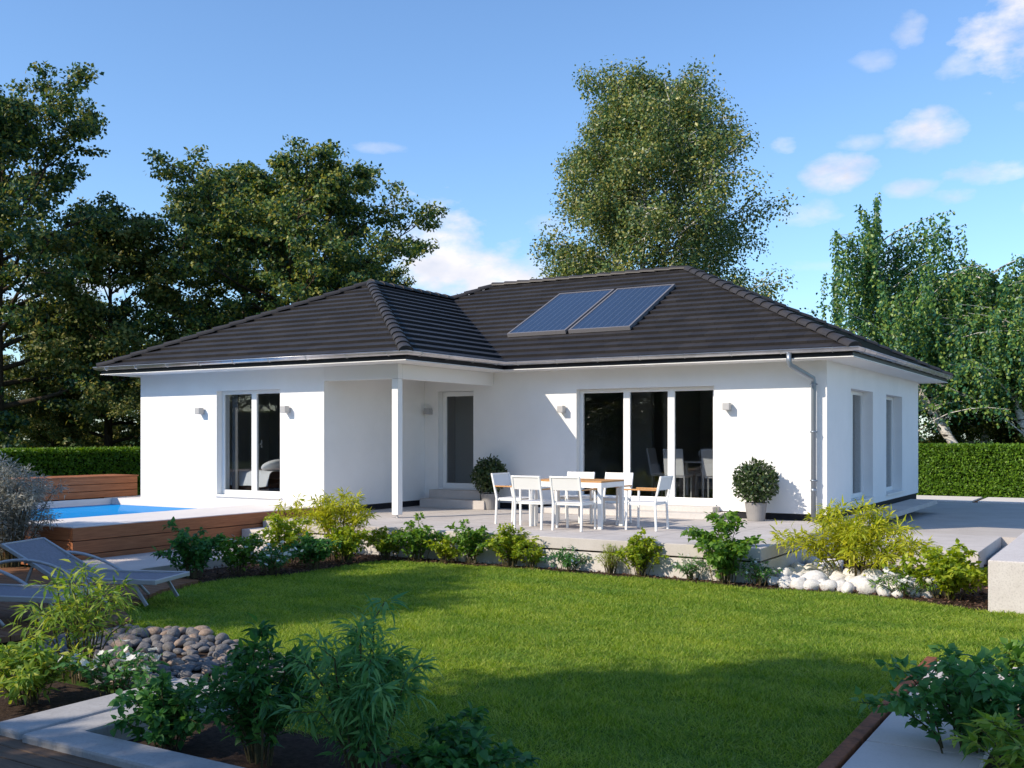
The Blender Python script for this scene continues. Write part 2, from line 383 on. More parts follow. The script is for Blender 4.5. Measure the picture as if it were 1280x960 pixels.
def npmesh(name, V, F, m, parent=None, smooth=False):
    """V (n,3) floats, F (k,c) ints, all faces with c corners"""
    me = bpy.data.meshes.new(name)
    V = np.asarray(V, np.float32); F = np.asarray(F, np.int32); c = F.shape[1]
    me.vertices.add(len(V)); me.vertices.foreach_set('co', V.ravel())
    me.loops.add(F.size); me.loops.foreach_set('vertex_index', F.ravel())
    me.polygons.add(len(F)); me.polygons.foreach_set('loop_start', np.arange(0, F.size, c, dtype=np.int32))
    if smooth: me.polygons.foreach_set('use_smooth', np.ones(len(F), bool))
    me.update(calc_edges=True)
    return finish(name, me, m, parent)
def bake(o):
    """apply an object's modifiers into its mesh so copies share plain data"""
    dg = bpy.context.evaluated_depsgraph_get()
    me = bpy.data.meshes.new_from_object(o.evaluated_get(dg)); o.modifiers.clear(); o.data = me
def copy_tree(o, parent=None):
    c = o.copy(); COL.objects.link(c)
    if parent: c.parent = parent
    for ch in list(o.children): copy_tree(ch, c)
    return c
def sweep(poly, prof, closed=True):
    """poly: ccw 2-D outline; prof: [(outward offset, z)] -> quads running round it with mitred corners"""
    n = len(poly); P = [Vector(p) for p in poly]; off = []
    for i in range(n):
        a, b, c = P[i - 1], P[i], P[(i + 1) % n]
        d1 = (b - a).normalized(); d2 = (c - b).normalized()
        n1 = Vector((d1.y, -d1.x)); n2 = Vector((d2.y, -d2.x))
        if not closed and i == 0: mt = n2
        elif not closed and i == n - 1: mt = n1
        else: mt = (n1 + n2); mt = mt / max(1e-6, mt.dot(n1))
        off.append(mt)
    mb = MB(); k = len(prof); vs = []
    for i in range(n):
        for u, z in prof: vs.append((P[i].x + off[i].x * u, P[i].y + off[i].y * u, z))
    fs = []
    for i in range(n if closed else n - 1):
        j = (i + 1) % n
        for q in range(k - 1): fs.append((i * k + q, j * k + q, j * k + q + 1, i * k + q + 1))
    mb.add(vs, fs); return mb
def structure(o): o['kind'] = 'structure'; return o
def inside(px, py, poly):
    res = np.zeros(len(px), bool); n = len(poly); j = n - 1
    for i in range(n):
        xi, yi = poly[i]; xj, yj = poly[j]
        c = ((yi > py) != (yj > py)) & (px < (xj - xi) * (py - yi) / (yj - yi + 1e-12) + xi)
        res ^= c; j = i
    return res

# ------------------------------------------------------------------ leaf meshes
def norm(a): return a / np.maximum(1e-9, np.linalg.norm(a, axis=1, keepdims=True))
def leaves(P, D, U, Ls, Ws, fold=.25):
    """diamond leaves: base P, pointing along D, face normal near U"""
    D = norm(D); Rr = norm(np.cross(D, U)); Nn = np.cross(Rr, D)
    Ls = Ls[:, None]; Ws = Ws[:, None]
    v0 = P; v1 = P + D * Ls * .45 + Rr * Ws * .5 + Nn * Ws * fold; v2 = P + D * Ls; v3 = P + D * Ls * .45 - Rr * Ws * .5 + Nn * Ws * fold
    n = len(P); V = np.stack([v0, v1, v2, v3], 1).reshape(-1, 3)
    b = np.arange(n)[:, None] * 4
    F = np.concatenate([b + np.array([[0, 1, 2]]), b + np.array([[0, 2, 3]])], 0)
    return V, F
def big_leaves(P, D, U, Ls, Ws, droop=.3, fold=.18, shape='oval'):
    """near leaves: a curved, folded blade of 10 points"""
    D = norm(D); Rr = norm(np.cross(D, U)); Nn = np.cross(Rr, D); n = len(P)
    Ls = Ls[:, None]; Ws = Ws[:, None]
    ts = [0, .28, .62, 1.0]; ws = {'oval': [.10, .95, .8, 0], 'lance': [.15, 1.0, .62, 0], 'lobed': [.25, 1.15, .7, 0]}[shape]
    rows = []
    for t, w in zip(ts, ws):
        c = P + D * Ls * t - Nn * Ls * droop * t * t
        if w == 0: rows.append([c])
        else: rows.append([c + Rr * Ws * w * .5 + Nn * Ws * fold * w, c, c - Rr * Ws * w * .5 + Nn * Ws * fold * w])
    V = np.stack([p for r in rows for p in r], 1).reshape(-1, 3)
    b = np.arange(n)[:, None] * 10
    Fq = [[0, 3, 4, 1], [1, 4, 5, 2], [3, 6, 7, 4], [4, 7, 8, 5], [6, 9, 9, 7], [7, 9, 9, 8]]
    tri = []
    for q in Fq:
        if q[1] == q[2]: tri.append([q[0], q[1], q[3]])
        else: tri += [[q[0], q[1], q[2]], [q[0], q[2], q[3]]]
    F = np.concatenate([b + np.array([t]) for t in tri], 0)
    return V, F

# ================================================================== GROUND AND SETTING
m = MB(); m.add([(-900, -900, -.03), (900, -900, -.03), (900, 900, -.03), (-900, 900, -.03)], [(0, 1, 2, 3)])
structure(m.build('ground', m_ground))
LAWN = [(-4.95, -10.75), (-5.7, -9.6), (-6.0, -8.65), (-5.95, -7.95), (-5.55, -7.4), (-5.62, -6.2), (-5.5, -5.45), (-4.6, -5.28), (-3.4, -5.16), (-1.3, -5.14), (.55, -5.28),
        (1.35, -5.12), (2.2, -5.25), (3.15, -5.62), (4.6, -5.62), (9, -5.62), (9, -8.6), (3.1, -8.76), (3.1, -14.6), (1.9, -14.3), (.9, -13.2), (-.5, -13.2), (-1.1, -12.6), (-1.15, -12.1),
        (-1.3, -11.7), (-2.55, -11.25), (-3.4, -11.05), (-4.2, -11.2)]
m = MB(); m.add([(x, y, 0.0) for x, y in LAWN], [tuple(range(len(LAWN) - 1, -1, -1))]); structure(m.build('lawn', m_grassbase))

rng = np.random.default_rng(5)
def make_grass():
    n = 1500000
    x = rng.uniform(-6.2, 9, n); y = rng.uniform(-14.6, -5.0, n)
    d = np.hypot(x - 4.7, y + 18.28)
    keep = rng.random(n) < np.clip((7.0 / d) ** 1.3, .16, .62)
    # outside the picture to the right the lawn is not needed at full density
    keep &= (x < 5.4) | (rng.random(n) < .45)
    x = x[keep]; y = y[keep]; d = d[keep]
    jx = x + rng.normal(0, .03, len(x)); jy = y + rng.normal(0, .03, len(x))
    k = inside(jx, jy, LAWN); x, y, d = x[k], y[k], d[k]; n = len(x)
    pat = np.sin(x * 2.1 + np.sin(y * 1.7) * 1.3) * np.sin(y * 2.6 + x * .7) * .25 + np.sin(x * 9.1 + y * 3) * np.sin(y * 8.3 - x * 2.2) * .18
    h = rng.uniform(.016, .044, n) * (1 + pat); w = .0034 * (1 + np.clip((d - 6) / 8, 0, 1.4))
    a = rng.uniform(0, 2 * np.pi, n); lean = rng.normal(0, .034, (n, 2)) + np.stack([np.sin(x * 5 + y * 2), np.cos(y * 6)], 1) * .008
    P = np.stack([x, y, np.zeros(n)], 1)
    s = np.stack([np.cos(a) * w, np.sin(a) * w, np.zeros(n)], 1)
    t = P + np.concatenate([lean, h[:, None]], 1)
    V = np.stack([P - s, P + s, t], 1).reshape(-1, 3); F = np.arange(n * 3).reshape(-1, 3)
    o = npmesh('lawn_grass', V, F, m_grass)
    tag(o, 'short mown green grass blades covering the lawn', 'grass', kind='stuff')
make_grass()

# planting bed, mulch
BED = [(-7.1, -8.75), (-6.0, -8.7), (-5.95, -7.95), (-5.55, -7.4), (-5.62, -6.2), (-5.5, -5.45), (-4.6, -5.28), (-3.4, -5.16), (-1.3, -5.14), (.55, -5.28), (1.35, -5.12), (2.2, -5.25),
       (3.2, -5.62), (3.2, -3.0), (3.0, -1.0), (.3, -1.0), (.3, -4.8), (-6.9, -4.8), (-8.3, -4.6), (-7.05, -7.0)]
m = MB(); m.add([(x, y, .008) for x, y in BED], [tuple(range(len(BED) - 1, -1, -1))]); structure(m.build('planting_bed', m_soil))
FBED = [(-2.9, -13.1), (-1.9, -13.15), (-1.35, -12.9), (-1.1, -12.5), (-.5, -13.15), (.9, -13.15), (1.9, -14.25), (2.2, -14.9), (-4.5, -14.9), (-4.5, -13.4)]
m = MB(); m.add([(x, y, .008) for x, y in FBED], [tuple(range(len(FBED)))]); structure(m.build('front_planting_bed', m_soil))
RBED = [(3.62, -8.78), (7, -8.7), (7, -13.2), (3.62, -13.2)]
m = MB(); m.add([(x, y, .008) for x, y in RBED], [tuple(range(len(RBED) - 1, -1, -1))]); structure(m.build('side_planting_bed', m_soil))
def chips(poly, n, bb, rs):
    x = rs.uniform(bb[0], bb[1], n); y = rs.uniform(bb[2], bb[3], n); k = inside(x, y, poly); x, y = x[k], y[k]; n = len(x)
    P = np.stack([x, y, rs.uniform(.012, .035, n)], 1)
    D = np.concatenate([rs.normal(0, 1, (n, 2)), rs.normal(0, .25, (n, 1))], 1); U = np.tile([[0, 0, 1.]], (n, 1)) + rs.normal(0, .3, (n, 3))
    return leaves(P, D, U, rs.uniform(.03, .075, n), rs.uniform(.015, .035, n), .1)
V, F = chips(BED, 34000, (-8.4, 3.3, -8.8, -1.0), rng)
tag(npmesh('bark_mulch', V, F, m_bark_chip), 'reddish brown bark mulch spread between lawn and terrace', 'mulch', kind='stuff')

# terrace with its base and steps
ter = MB(); ter.box(-8.655, .39, -4.87, -.002, .31, .48)
structure(ter.build('terrace', m_terrace, bevel=.008))
tb = MB(); tb.box(-8.5, .37, -4.85, -.1, -.02, .285); structure(tb.build('terrace_base', m_terrbase))
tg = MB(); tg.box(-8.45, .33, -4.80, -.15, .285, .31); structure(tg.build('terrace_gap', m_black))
# joints in the terrace: shallow dark lines
tj = MB()
for i in range(1, 12):
    x = -8.655 + i * .8
    if x < .3: tj.box(x - .003, x + .003, -4.86, -.05, .478, .4808)
for i in range(1, 6): tj.box(-8.64, .38, -4.87 + i * .8 - .003, -4.87 + i * .8 + .003, .478, .4811)
structure(tj.build('terrace_joint', mat('joint_grey', (.30, .28, .27), .9, .1)))
st = MB(); st.box(-8.68, -7.6, -5.35, -4.875, .0, .36); structure(st.build('terrace_step', m_terrbase, bevel=.008))
st = MB(); st.box(-8.68, -7.1, -8.66, -5.36, -.02, .14); st.prism([(-8.68, -8.66), (-8.68, -9.0), (-7.0, -8.95), (-7.1, -8.66)], -.02, .1401)
structure(st.build('garden_path', m_slab, bevel=.006))

# paving right of the house
pv = MB(); pv.box(.95, 2.66, -1.86, 1.0, -.02, .275)
structure(pv.build('entrance_slab', m_terrace, bevel=.008))
pv = MB(); pv.box(.42, .945, -1.0, 1.0, -.02, .262); pv.add([(-1.5, 1.004, .268), (9, 1.004, .268), (9, 13.25, .13), (-1.5, 13.25, .13), (-1.5, 1.004, -.02), (9, 1.004, -.02)], [(0, 1, 2, 3), (4, 5, 1, 0)]); pv.box(2.72, 9, -1.0, 1.0, -.02, .12)
structure(pv.build('side_paving', m_paving))
pv = MB(); pv.box(2.9, 9, .3, .75, .12, .19); pv.box(2.9, 9, .80, .99, .12, .15); structure(pv.build('paving_edge', m_slab, bevel=.005))
pv = MB(); pv.box(-3.5, .60, 13.3, 15.6, -.02, .17); pv.box(.76, 9, 13.3, 15.6, -.02, .17); structure(pv.build('rear_slab', m_deckwhite, bevel=.006))
pv = MB(); pv.box(-30, 14, 15.65, 36, -.02, .15); structure(pv.build('rear_lawn', m_ground))
pv = MB(); pv.box(.604, .756, 13.3, 15.6, -.02, .13); structure(pv.build('rear_soil', m_soil))

# raised pool deck
dk = MB()
X0, X1, Y0, Y1, ZD = -30, -8.72, -8.64, -2.45, .63
PX0, PX1, PY0, PY1 = -14.62, -10.30, -8.15, -3.45
for x0, x1, y0, y1 in ((PX1, X1, Y0, -3.252), (-14.9, PX1, Y0, PY0), (-14.9, PX1, PY1, -3.252), (-14.9, -13.912, -3.25, Y1)):
    dk.box(x0, x1, y0, y1, .50, ZD)
structure(dk.build('pool_deck', m_deckwhite))
pw = MB(); PX0 += .004; PX1 -= .004; PY0 += .004; PY1 -= .004
pw.add([(PX0, PY0, -.9), (PX1, PY0, -.9), (PX1, PY1, -.9), (PX0, PY1, -.9), (PX0, PY0, ZD - .002), (PX1, PY0, ZD - .002), (PX1, PY1, ZD - .002), (PX0, PY1, ZD - .002)],
       [(0, 1, 2, 3), (0, 4, 5, 1), (1, 5, 6, 2), (2, 6, 7, 3), (3, 7, 4, 0)])
structure(pw.build('pool_basin', m_deckwhite))
wt = MB(); wt.add([(PX0 + .004, PY0 + .004, .49), (PX1 - .004, PY0 + .004, .49), (PX1 - .004, PY1 - .004, .49), (PX0 + .004, PY1 - .004, .49)], [(0, 1, 2, 3)])
structure(wt.build('pool_water', m_water))
# wooden cladding round the pool deck: three planks high, and the tall box behind the pool
clad = empty('wood_cladding', (X1, Y0, 0), 0, 'brown horizontal plank cladding round the raised white pool deck', 'cladding')
def planks(name, parent, off, x0, x1, y0, y1, zs, axis, mt=m_cladX):
    b = MB()
    for z0, z1 in zs: b.box(x0 - off[0], x1 - off[0], y0 - off[1], y1 - off[1], z0 - off[2], z1 - off[2])
    return b.build(name, mt, parent, bevel=.006)
zs3 = [(.012, .212), (.222, .418), (.428, .618)]
planks('side_boards', clad, (X1, Y0, 0), X1 - .03, X1 + .03, Y0 - .03, -3.27, zs3, 'y')
planks('front_boards', clad, (X1, Y0, 0), -18, X1 - .036, Y0 - .03, Y0 + .03, zs3, 'x')
b = MB(); b.box(-.12, -.04, .06, 5.3, .0, .49); b.box(-9.2, -.125, .04, .10, .0, .49); o = b.build('backing', m_black, clad)
wbx = empty('wooden_planter_box', (-15, -3, 0), 0, 'long brown wooden box of three planks behind the pool', 'planter box')
zsb = [(.635, .775), (.785, .925), (.935, 1.075)]
planks('side_boards', wbx, (-15, -3, 0), -14.86, -14.80, -14, -2.62, zsb, 'y')
planks('end_boards', wbx, (-15, -3, 0), -15.7, -14.87, -2.66, -2.60, zsb, 'x')
b = MB(); b.box(-.72, .21, -11, .41, 1.078, 1.105); b.build('top_board', m_cladX, wbx, bevel=.004)
b = MB(); b.box(-.70, .13, -11, .33, -.02, 1.07); b.build('core', m_black, wbx)

# low timber deck under the loungers
TD = [(-10.2, -9.05), (-7.05, -9.0), (-6.9, -8.75), (-6.03, -8.67), (-5.72, -9.58), (-4.96, -10.72), (-4.25, -11.15), (-4.6, -12.6), (-10.2, -12.6)]
bd = MB()
def clip_strip(poly, y0, y1, ax=1):
    def cut(p, lim, sgn):
        out = []
        for i in range(len(p)):
            a, b = p[i - 1], p[i]; da = sgn * (a[ax] - lim); db = sgn * (b[ax] - lim)
            if (da >= 0) != (db >= 0):
                t = da / (da - db); out.append(tuple(a[k] + (b[k] - a[k]) * t for k in range(len(a))))
            if db >= 0: out.append(b)
        return out
    p = cut(poly, y0, 1)
    return cut(p, y1, -1) if len(p) > 2 else []
y = -12.6
while y < -8.6:
    p = clip_strip(TD, y, y + .128)
    if len(p) > 2: bd.prism(p, .0, .055)
    y += .14
structure(bd.build('lounger_deck', m_deckwood))
bd = MB(); y = -16.4
while y < -14.5:
    bd.box(-8, .55, y, y + .135, 0, .10); y += .142
structure(bd.build('front_boardwalk', m_deckdark, bevel=.006))
# kerbs of the two foreground beds
kb = MB(); kb.box(-1.50, -1.17, -14.44, -12.95, -.02, .15); k1 = kb.build('concrete_kerb', m_kerb, bevel=.02)
tag(k1, 'straight concrete kerb beside the white flowers at lower left', 'kerb')
kb = MB(); kb.prism([(-1.12, -14.46), (2.4, -14.46), (2.4, -14.20), (-.86, -14.20), (-.86, -12.95), (-1.12, -12.95)], -.02, .151); k2 = kb.build('concrete_kerb', m_kerb, bevel=.02)
tag(k2, 'angled concrete kerb framing the dark foreground shrubs', 'kerb')
# right-hand path with its rusty steel edge
cs = MB(); cs.box(3.12, 3.205, -15.5, -8.84, -.05, .075); tag(cs.build('steel_edging', m_rust, bevel=.004), 'rusty brown steel edging strip between lawn and slab path', 'edging')
cs = MB()
for y0, y1 in ((-10.1, -8.84), (-11.6, -10.12), (-13.1, -11.62), (-14.6, -13.12)): cs.box(3.225, 3.9 if y1 < -9 else 3.95, y0, y1, -.02, .06)
structure(cs.build('slab_path', m_slab, bevel=.006))
cb = MB(); cb.box(3.225, 6.2, -5.62, -1.35, -.02, .58)
tag(cb.build('concrete_bench', m_block, bevel=.012), 'massive pale concrete bench block at the right edge of the lawn', 'bench')

# ================================================================== HOUSE
house = empty('bungalow', (0, 0, 0), 0, 'white single storey bungalow with dark hipped roof and silver gutters', 'house')
ZB, ZS = .60, 3.30
def wall(name, a, b, thick, ops, z0=ZB, z1=ZS, mt=m_plaster, parent=house, inner=None, cols=None):
    """wall face from a to b (seen from outside it runs left to right); thickness goes inward; ops = [(u0,u1,z0,z1)]"""
    a = Vector(a); b = Vector(b); d = (b - a); ln = d.length; d.normalize(); nin = Vector((-d.y, d.x))
    us = sorted({0, ln, *[o[0] for o in ops], *[o[1] for o in ops]}); zs = sorted({z0, z1, *[o[2] for o in ops], *[o[3] for o in ops]})
    mb = MB()
    def P(u, z, t): return (a.x + d.x * u + nin.x * t, a.y + d.y * u + nin.y * t, z)
    def solid(u, z): return not any(o[0] < u < o[1] and o[2] < z < o[3] for o in ops)
    for i in range(len(us) - 1):
        for j in range(len(zs) - 1):
            if solid((us[i] + us[i + 1]) / 2, (zs[j] + zs[j + 1]) / 2):
                for t, fl in ((0, False), (thick, True)):
                    q = [P(us[i], zs[j], t), P(us[i + 1], zs[j], t), P(us[i + 1], zs[j + 1], t), P(us[i], zs[j + 1], t)]
                    mb.add(q if not fl else q[::-1], [(0, 1, 2, 3)])
    for u0, u1, q0, q1 in ops:
        c = [(u0, q0), (u1, q0), (u1, q1), (u0, q1)]
        for k in range(4):
            (ua, za), (ub, zb) = c[k], c[(k + 1) % 4]
            mb.add([P(ua, za, 0), P(ua, za, thick), P(ub, zb, thick), P(ub, zb, 0)], [(0, 1, 2, 3)])
    mb.add([P(0, z0, 0), P(ln, z0, 0), P(ln, z0, thick), P(0, z0, thick)], [(3, 2, 1, 0)])
    return mb.build(name, mt, parent)
TH = .36
wall('wall', (-13.91, -3.25), (-8.66, -3.25), TH, [(2.34, 4.11, .78, 2.91)])
wall('wall', (-8.66, -3.25 + .001), (-8.66, TH), TH, [])
wall('wall', (-8.66 + .001, 0), (0, 0), TH, [(.36, 1.27, .85, 2.94), (3.73, 6.60, .72, 2.91)])
wall('wall', (0, .001), (0, 8.61), TH, [(1.74, 3.62, .74, 2.88), (4.90, 6.62, .74, 2.88)])
wall('wall', (0, 8.61), (-13.91, 8.61), TH, [(4, 6, 1.4, 2.9)])
wall('wall', (-13.91, 8.61), (-13.91, -3.25), TH, [(3, 4.5, 1.4, 2.9)])
FOOT = [(-13.91, -3.25), (-8.66, -3.25), (-8.66, 0), (0, 0), (0, 8.61), (-13.91, 8.61)]
sweep(FOOT, [(-.035, -.02), (-.035, .62)]).build('plinth', m_plinth, house)
# interior: floor and dark partitions
fl = MB(); fl.prism([(-13.8, -3.1), (-8.8, -3.1), (-8.8, .1), (-.1, .1), (-.1, 8.5), (-13.8, 8.5)], .60, .70); fl.build('interior_floor', m_inner_floor, house)
pt = MB(); pt.box(-13.54, -9.03, .2, .35, .70, 3.29); pt.box(-9.02, -8.9, .37, 8.24, .70, 3.29); pt.box(-8.89, -.37, 5.6, 5.72, .70, 3.29)
pt.box(-4.6, -4.48, 3.6, 5.59, .70, 3.29)
pt.box(-5.7, -5.0, 3.9, 4.0, .70, 3.26); pt.build('partition', m_inner, house)
pt = MB(); pt.box(-8.88, -7.3, 1.5, 1.58, .70, 3.26); pt.build('partition', mat('added_panel_white', (.75, .76, .75), .8, .2), house)  # pale panel added behind the porch door to lighten its glass
pt = MB(); pt.box(-13.5, -12.86, -2.86, -2.80, .72, 3.1); pt.box(-13.5, -13.44, -2.79, .15, .70, 3.29); pt.build('partition', m_inner, house)
il = MB(); il.box(-13.54, -.37, .37, 8.2, 3.27, 3.285); il.box(-13.54, -9.03, -2.88, .36, 3.27, 3.285); il.build('ceiling', m_inner, house)

def window(name, plane, u0, u1, z0, z1, muls, recess=.14, fw=.075, sill=True, handle=None, label=None):
    """plane: ('y', y) faces -Y with u = x; ('x', x) faces +X with u = y"""
    ax, pv_ = plane
    def bx(mb, ua, ub, ta, tb, za, zb):
        if ax == 'y': mb.box(ua, ub, pv_ + ta, pv_ + tb, za, zb)
        else: mb.box(pv_ - tb, pv_ - ta, ua, ub, za, zb)
    fr = MB(); t0, t1 = recess, recess + .07
    e = .003
    bx(fr, u0 + e, u1 - e, t0, t1, z1 - fw, z1 - e); bx(fr, u0 + e, u1 - e, t0, t1, z0 + e, z0 + fw + .02)
    edges = [u0 + e] + muls + [u1 - e]
    bx(fr, u0 + e + .001, u0 + fw, t0 + .001, t1 - .001, z0 + fw + .01, z1 - fw + .01); bx(fr, u1 - fw, u1 - e - .001, t0 + .001, t1 - .001, z0 + fw + .01, z1 - fw + .01)
    for q in muls: bx(fr, q - fw * .95, q + fw * .95, t0 + .001, t1 - .001, z0 + fw + .01, z1 - fw + .01)
    w = fr.build(name, m_white, house, bevel=.008)
    if label: w['label'] = label
    cs_ = [u0 + fw] + [v for q in muls for v in (q - fw * .95, q + fw * .95)] + [u1 - fw]
    for i in range(0, len(cs_), 2):
        g = MB(); bx(g, cs_[i] - .01, cs_[i + 1] + .01, t0 + .030, t0 + .034, z0 + fw + .01, z1 - fw + .01); g.build('pane', m_glass, w)
        # dark rubber gasket
    if sill:
        s = MB(); bx(s, u0 - .05, u1 + .05, -.05, recess, z0 - .035, z0 + .002); s.build('sill', m_white, w, bevel=.005)
    for hu in (handle or []):
        h = MB(); bx(h, hu - .012, hu + .012, t1 + .04, t1 + .06, 1.75, 1.90); bx(h, hu - .012, hu + .012, t1, t1 + .04, 1.80, 1.83); h.build('handle', m_alu, w)
    return w
window('window', ('y', -3.25), -11.57, -9.80, .78, 2.91, [-10.65], handle=[-10.55], label='two-pane white window above the pool deck')
window('window', ('y', 0), -4.93, -2.06, .72, 2.91, [-3.90, -2.97], handle=[-3.0], label='three-pane white terrace window behind the dining table')
window('terrace_door', ('y', 0), -8.30, -7.39, .85, 2.94, [], recess=.16, sill=False, fw=.1)
window('window', ('x', 0), 1.74, 3.62, .74, 2.88, [2.68], recess=.2)
window('window', ('x', 0), 4.90, 6.62, .74, 2.88, [], recess=.2)
# blinds / curtains inside
cu = MB(); cu.box(-11.46, -11.30, -2.93, -2.90, .72, 3.1); cu.build('curtain', mat('curtain_grey', (.16, .16, .165), .9, .1), house)
for a, b_ in ((1.8, 3.56), (4.96, 6.56)):
    cu = MB(); cu.box(-.42, -.405, a, b_, .8, 2.86); cu.build('roller_blind', mat('blind_grey', (.42, .43, .45), .9, .1), house)
# porch post and beams
pb = MB(); pb.box(-7.02, -6.88, -3.26, -3.12, .54, 3.025); post = pb.build('porch_post', m_white, house, bevel=.006)
pf = MB(); pf.box(-6.965, -6.935, -3.205, -3.175, .484, .54); pf.box(-7.01, -6.89, -3.25, -3.13, .481, .489); pf.build('post_foot', m_zinc, post)
pb = MB(); pb.box(-8.655, -6.882, -3.255, -3.125, 3.03, 3.298); pb.build('porch_beam', m_soffit, house, bevel=.004)
pb = MB(); pb.box(-7.01, -6.882, -3.120, -.003, 3.03, 3.298); pb.build('porch_beam', m_soffit, house, bevel=.004)
# steps to the doors
sp = MB(); sp.box(-8.34, -6.72, -.62, -.003, .482, .66); sp.box(-8.30, -7.0, -.34, -.003, .66, .84); sp.build('door_step', m_terrace, house, bevel=.006)
sp = MB(); sp.box(-5.4, -1.70, -.72, -.003, .482, .585); sp.box(-5.2, -1.95, -.36, -.003, .585, .685); sp.build('door_step', m_terrbase, house, bevel=.006)
sp = MB(); sp.box(.02, .62, .3, 7.5, .40, .50); sp.build('side_step', m_terrace, house, bevel=.006)

# roof ---------------------------------------------------------------
K = .488; ZE = 3.45
EAVE = [(-14.47, -3.83), (-6.27, -3.83), (-6.27, -.58), (.58, -.58), (.58, 9.18), (-14.47, 9.18)]
sf = MB(); sf.add([(x, y, 3.30) for x, y in EAVE], [tuple(range(5, -1, -1))]); sf.build('soffit', m_soffit, house)
sweep(EAVE, [(0, 3.302), (0.012, 3.302), (.012, 3.315), (0, 3.315)]).build('soffit_edge', m_white, house)
sweep(EAVE, [(-.004, 3.316), (-.004, 3.44)]).build('fascia', m_fascia, house)
prof = [(.055 + .060 * math.cos(a), 3.452 + .062 * math.sin(a)) for a in np.linspace(math.pi, 2 * math.pi, 9)]
prof = [(.0, 3.46)] + prof + [(.124, 3.457), (.118, 3.466), (.108, 3.456)]
gut = sweep(EAVE, prof).build('gutter', m_zinc, house, smooth=True)
def gbr(x, y, nx, ny):
    gb = MB()
    pts = [(x + nx * (.055 + .064 * math.cos(a)), y + ny * (.055 + .064 * math.cos(a)), 3.452 + .067 * math.sin(a)) for a in np.linspace(math.pi, 2 * math.pi, 7)] + [(x + nx * .02, y + ny * .02, 3.475)]
    gb.tube(pts, .009, 5); gb.build('gutter_bracket', m_zinc, gut)
for i in range(9): gbr(-14.2 + i * .95, -3.83, 0, -1)
for i in range(4): gbr(-6.27, -3.5 + i * .85, 1, 0)
for i in range(8): gbr(-5.9 + i * .88, -.58, 0, -1)
for i in range(11): gbr(.58, -.2 + i * .9, 1, 0)
dp = MB()
dpx = -.20
dp.tube([(dpx - .28, -.635, 3.40), (dpx - .28, -.635, 3.26), (dpx - .265, -.62, 3.20), (dpx, -.14, 2.98), (dpx, -.115, 2.90), (dpx, -.115, .485)], .045, 12)
for z in (2.88, 2.05, 1.2):
    dp.tube([(dpx, -.115, z - .015), (dpx, -.115, z + .015)], .052, 12); dp.bar((dpx - .065, -.11, z), (dpx + .065, -.11, z), .03, .02); dp.tube([(dpx, -.1, z), (dpx, .02, z)], .008, 6)
dp.tube([(dpx, -.115, 1.0), (dpx, -.115, 1.06)], .051, 12)
dp.build('downpipe', mat('downpipe_zinc', (.27, .31, .36), .38, .5, .6), house, smooth=True)

def roof_plane(mb, poly, e, s):
    """poly: 3-D corner points on the plane; e: unit vector along the eave; s: unit vector up the slope"""
    e = Vector(e).normalized(); s = Vector(s).normalized(); n = e.cross(s)
    if n.z < 0: n = -n
    o = Vector(poly[0]); q = [((Vector(p) - o).dot(e), (Vector(p) - o).dot(s)) for p in poly]
    smax = max(v for u, v in q); smin = min(v for u, v in q); step = .31; k = smin
    while k < smax - 1e-4:
        c = clip_strip(q, k, k + step)
        if len(c) > 2:
            def P3(u, v, lift): return o + e * u + s * v + n * lift
            base = len(mb.v)
            for u, v in c:
                t = (v - k) / step; mb.v.append(tuple(P3(u, v, .050 * (1 - t) + .008)))
            mb.f.append(tuple(range(base, base + len(c)))); mb.uv[len(mb.f) - 1] = [(u, v) for u, v in c]
            low = [(u, v) for u, v in c if abs(v - k) < 1e-5]
            if len(low) >= 2:
                ua, ub = min(u for u, v in low), max(u for u, v in low)
                base = len(mb.v)
                for u, l in ((ua, .0), (ub, .0), (ub, .058), (ua, .058)): mb.v.append(tuple(P3(u, k - (.0 if l else .004), l)))
                mb.f.append((base, base + 1, base + 2, base + 3)); mb.uv[len(mb.f) - 1] = [(ua, k), (ub, k), (ub, k + .02), (ua, k + .02)]
        k += step
def zr(d): return ZE + K * d
A0 = (-14.47 - .03, -3.83 - .03); g = .03
WA = (-10.37, .27, zr(4.1)); WB = (-10.37, 3.52, zr(4.1)); ML = (-9.59, 4.3, zr(4.88)); MR = (-4.30, 4.3, zr(4.88))
cFL = (-14.47 - g, -3.83 - g, ZE - K * g); cFR = (-6.27 + g, -3.83 - g, ZE - K * g); cV = (-6.27 + g, -.58 - g, ZE - K * g)
cR = (.58 + g, -.58 - g, ZE - K * g); cBR = (.58 + g, 9.18 + g, ZE - K * g); cBL = (-14.47 - g, 9.18 + g, ZE - K * g)
rf = MB()
roof_plane(rf, [cFL, cFR, WA], (1, 0, 0), (0, 1, K))
roof_plane(rf, [cFR, cV, WB, WA], (0, 1, 0), (-1, 0, K))
roof_plane(rf, [cV, cR, MR, ML, WB], (1, 0, 0), (0, 1, K))
roof_plane(rf, [cR, cBR, MR], (0, 1, 0), (-1, 0, K))
roof_plane(rf, [cBR, cBL, ML, MR], (-1, 0, 0), (0, -1, K))
roof_plane(rf, [cBL, cFL, WA, WB, ML], (0, -1, 0), (1, 0, K))
me = bpy.data.meshes.new('roof'); me.from_pydata(rf.v, [], rf.f)
uvl = me.uv_layers.new(name='UVMap')
for p in me.polygons:
    for li, uv in zip(p.loop_indices, rf.uv[p.index]): uvl.data[li].uv = uv
roof = finish('roof', me, m_roof, house)
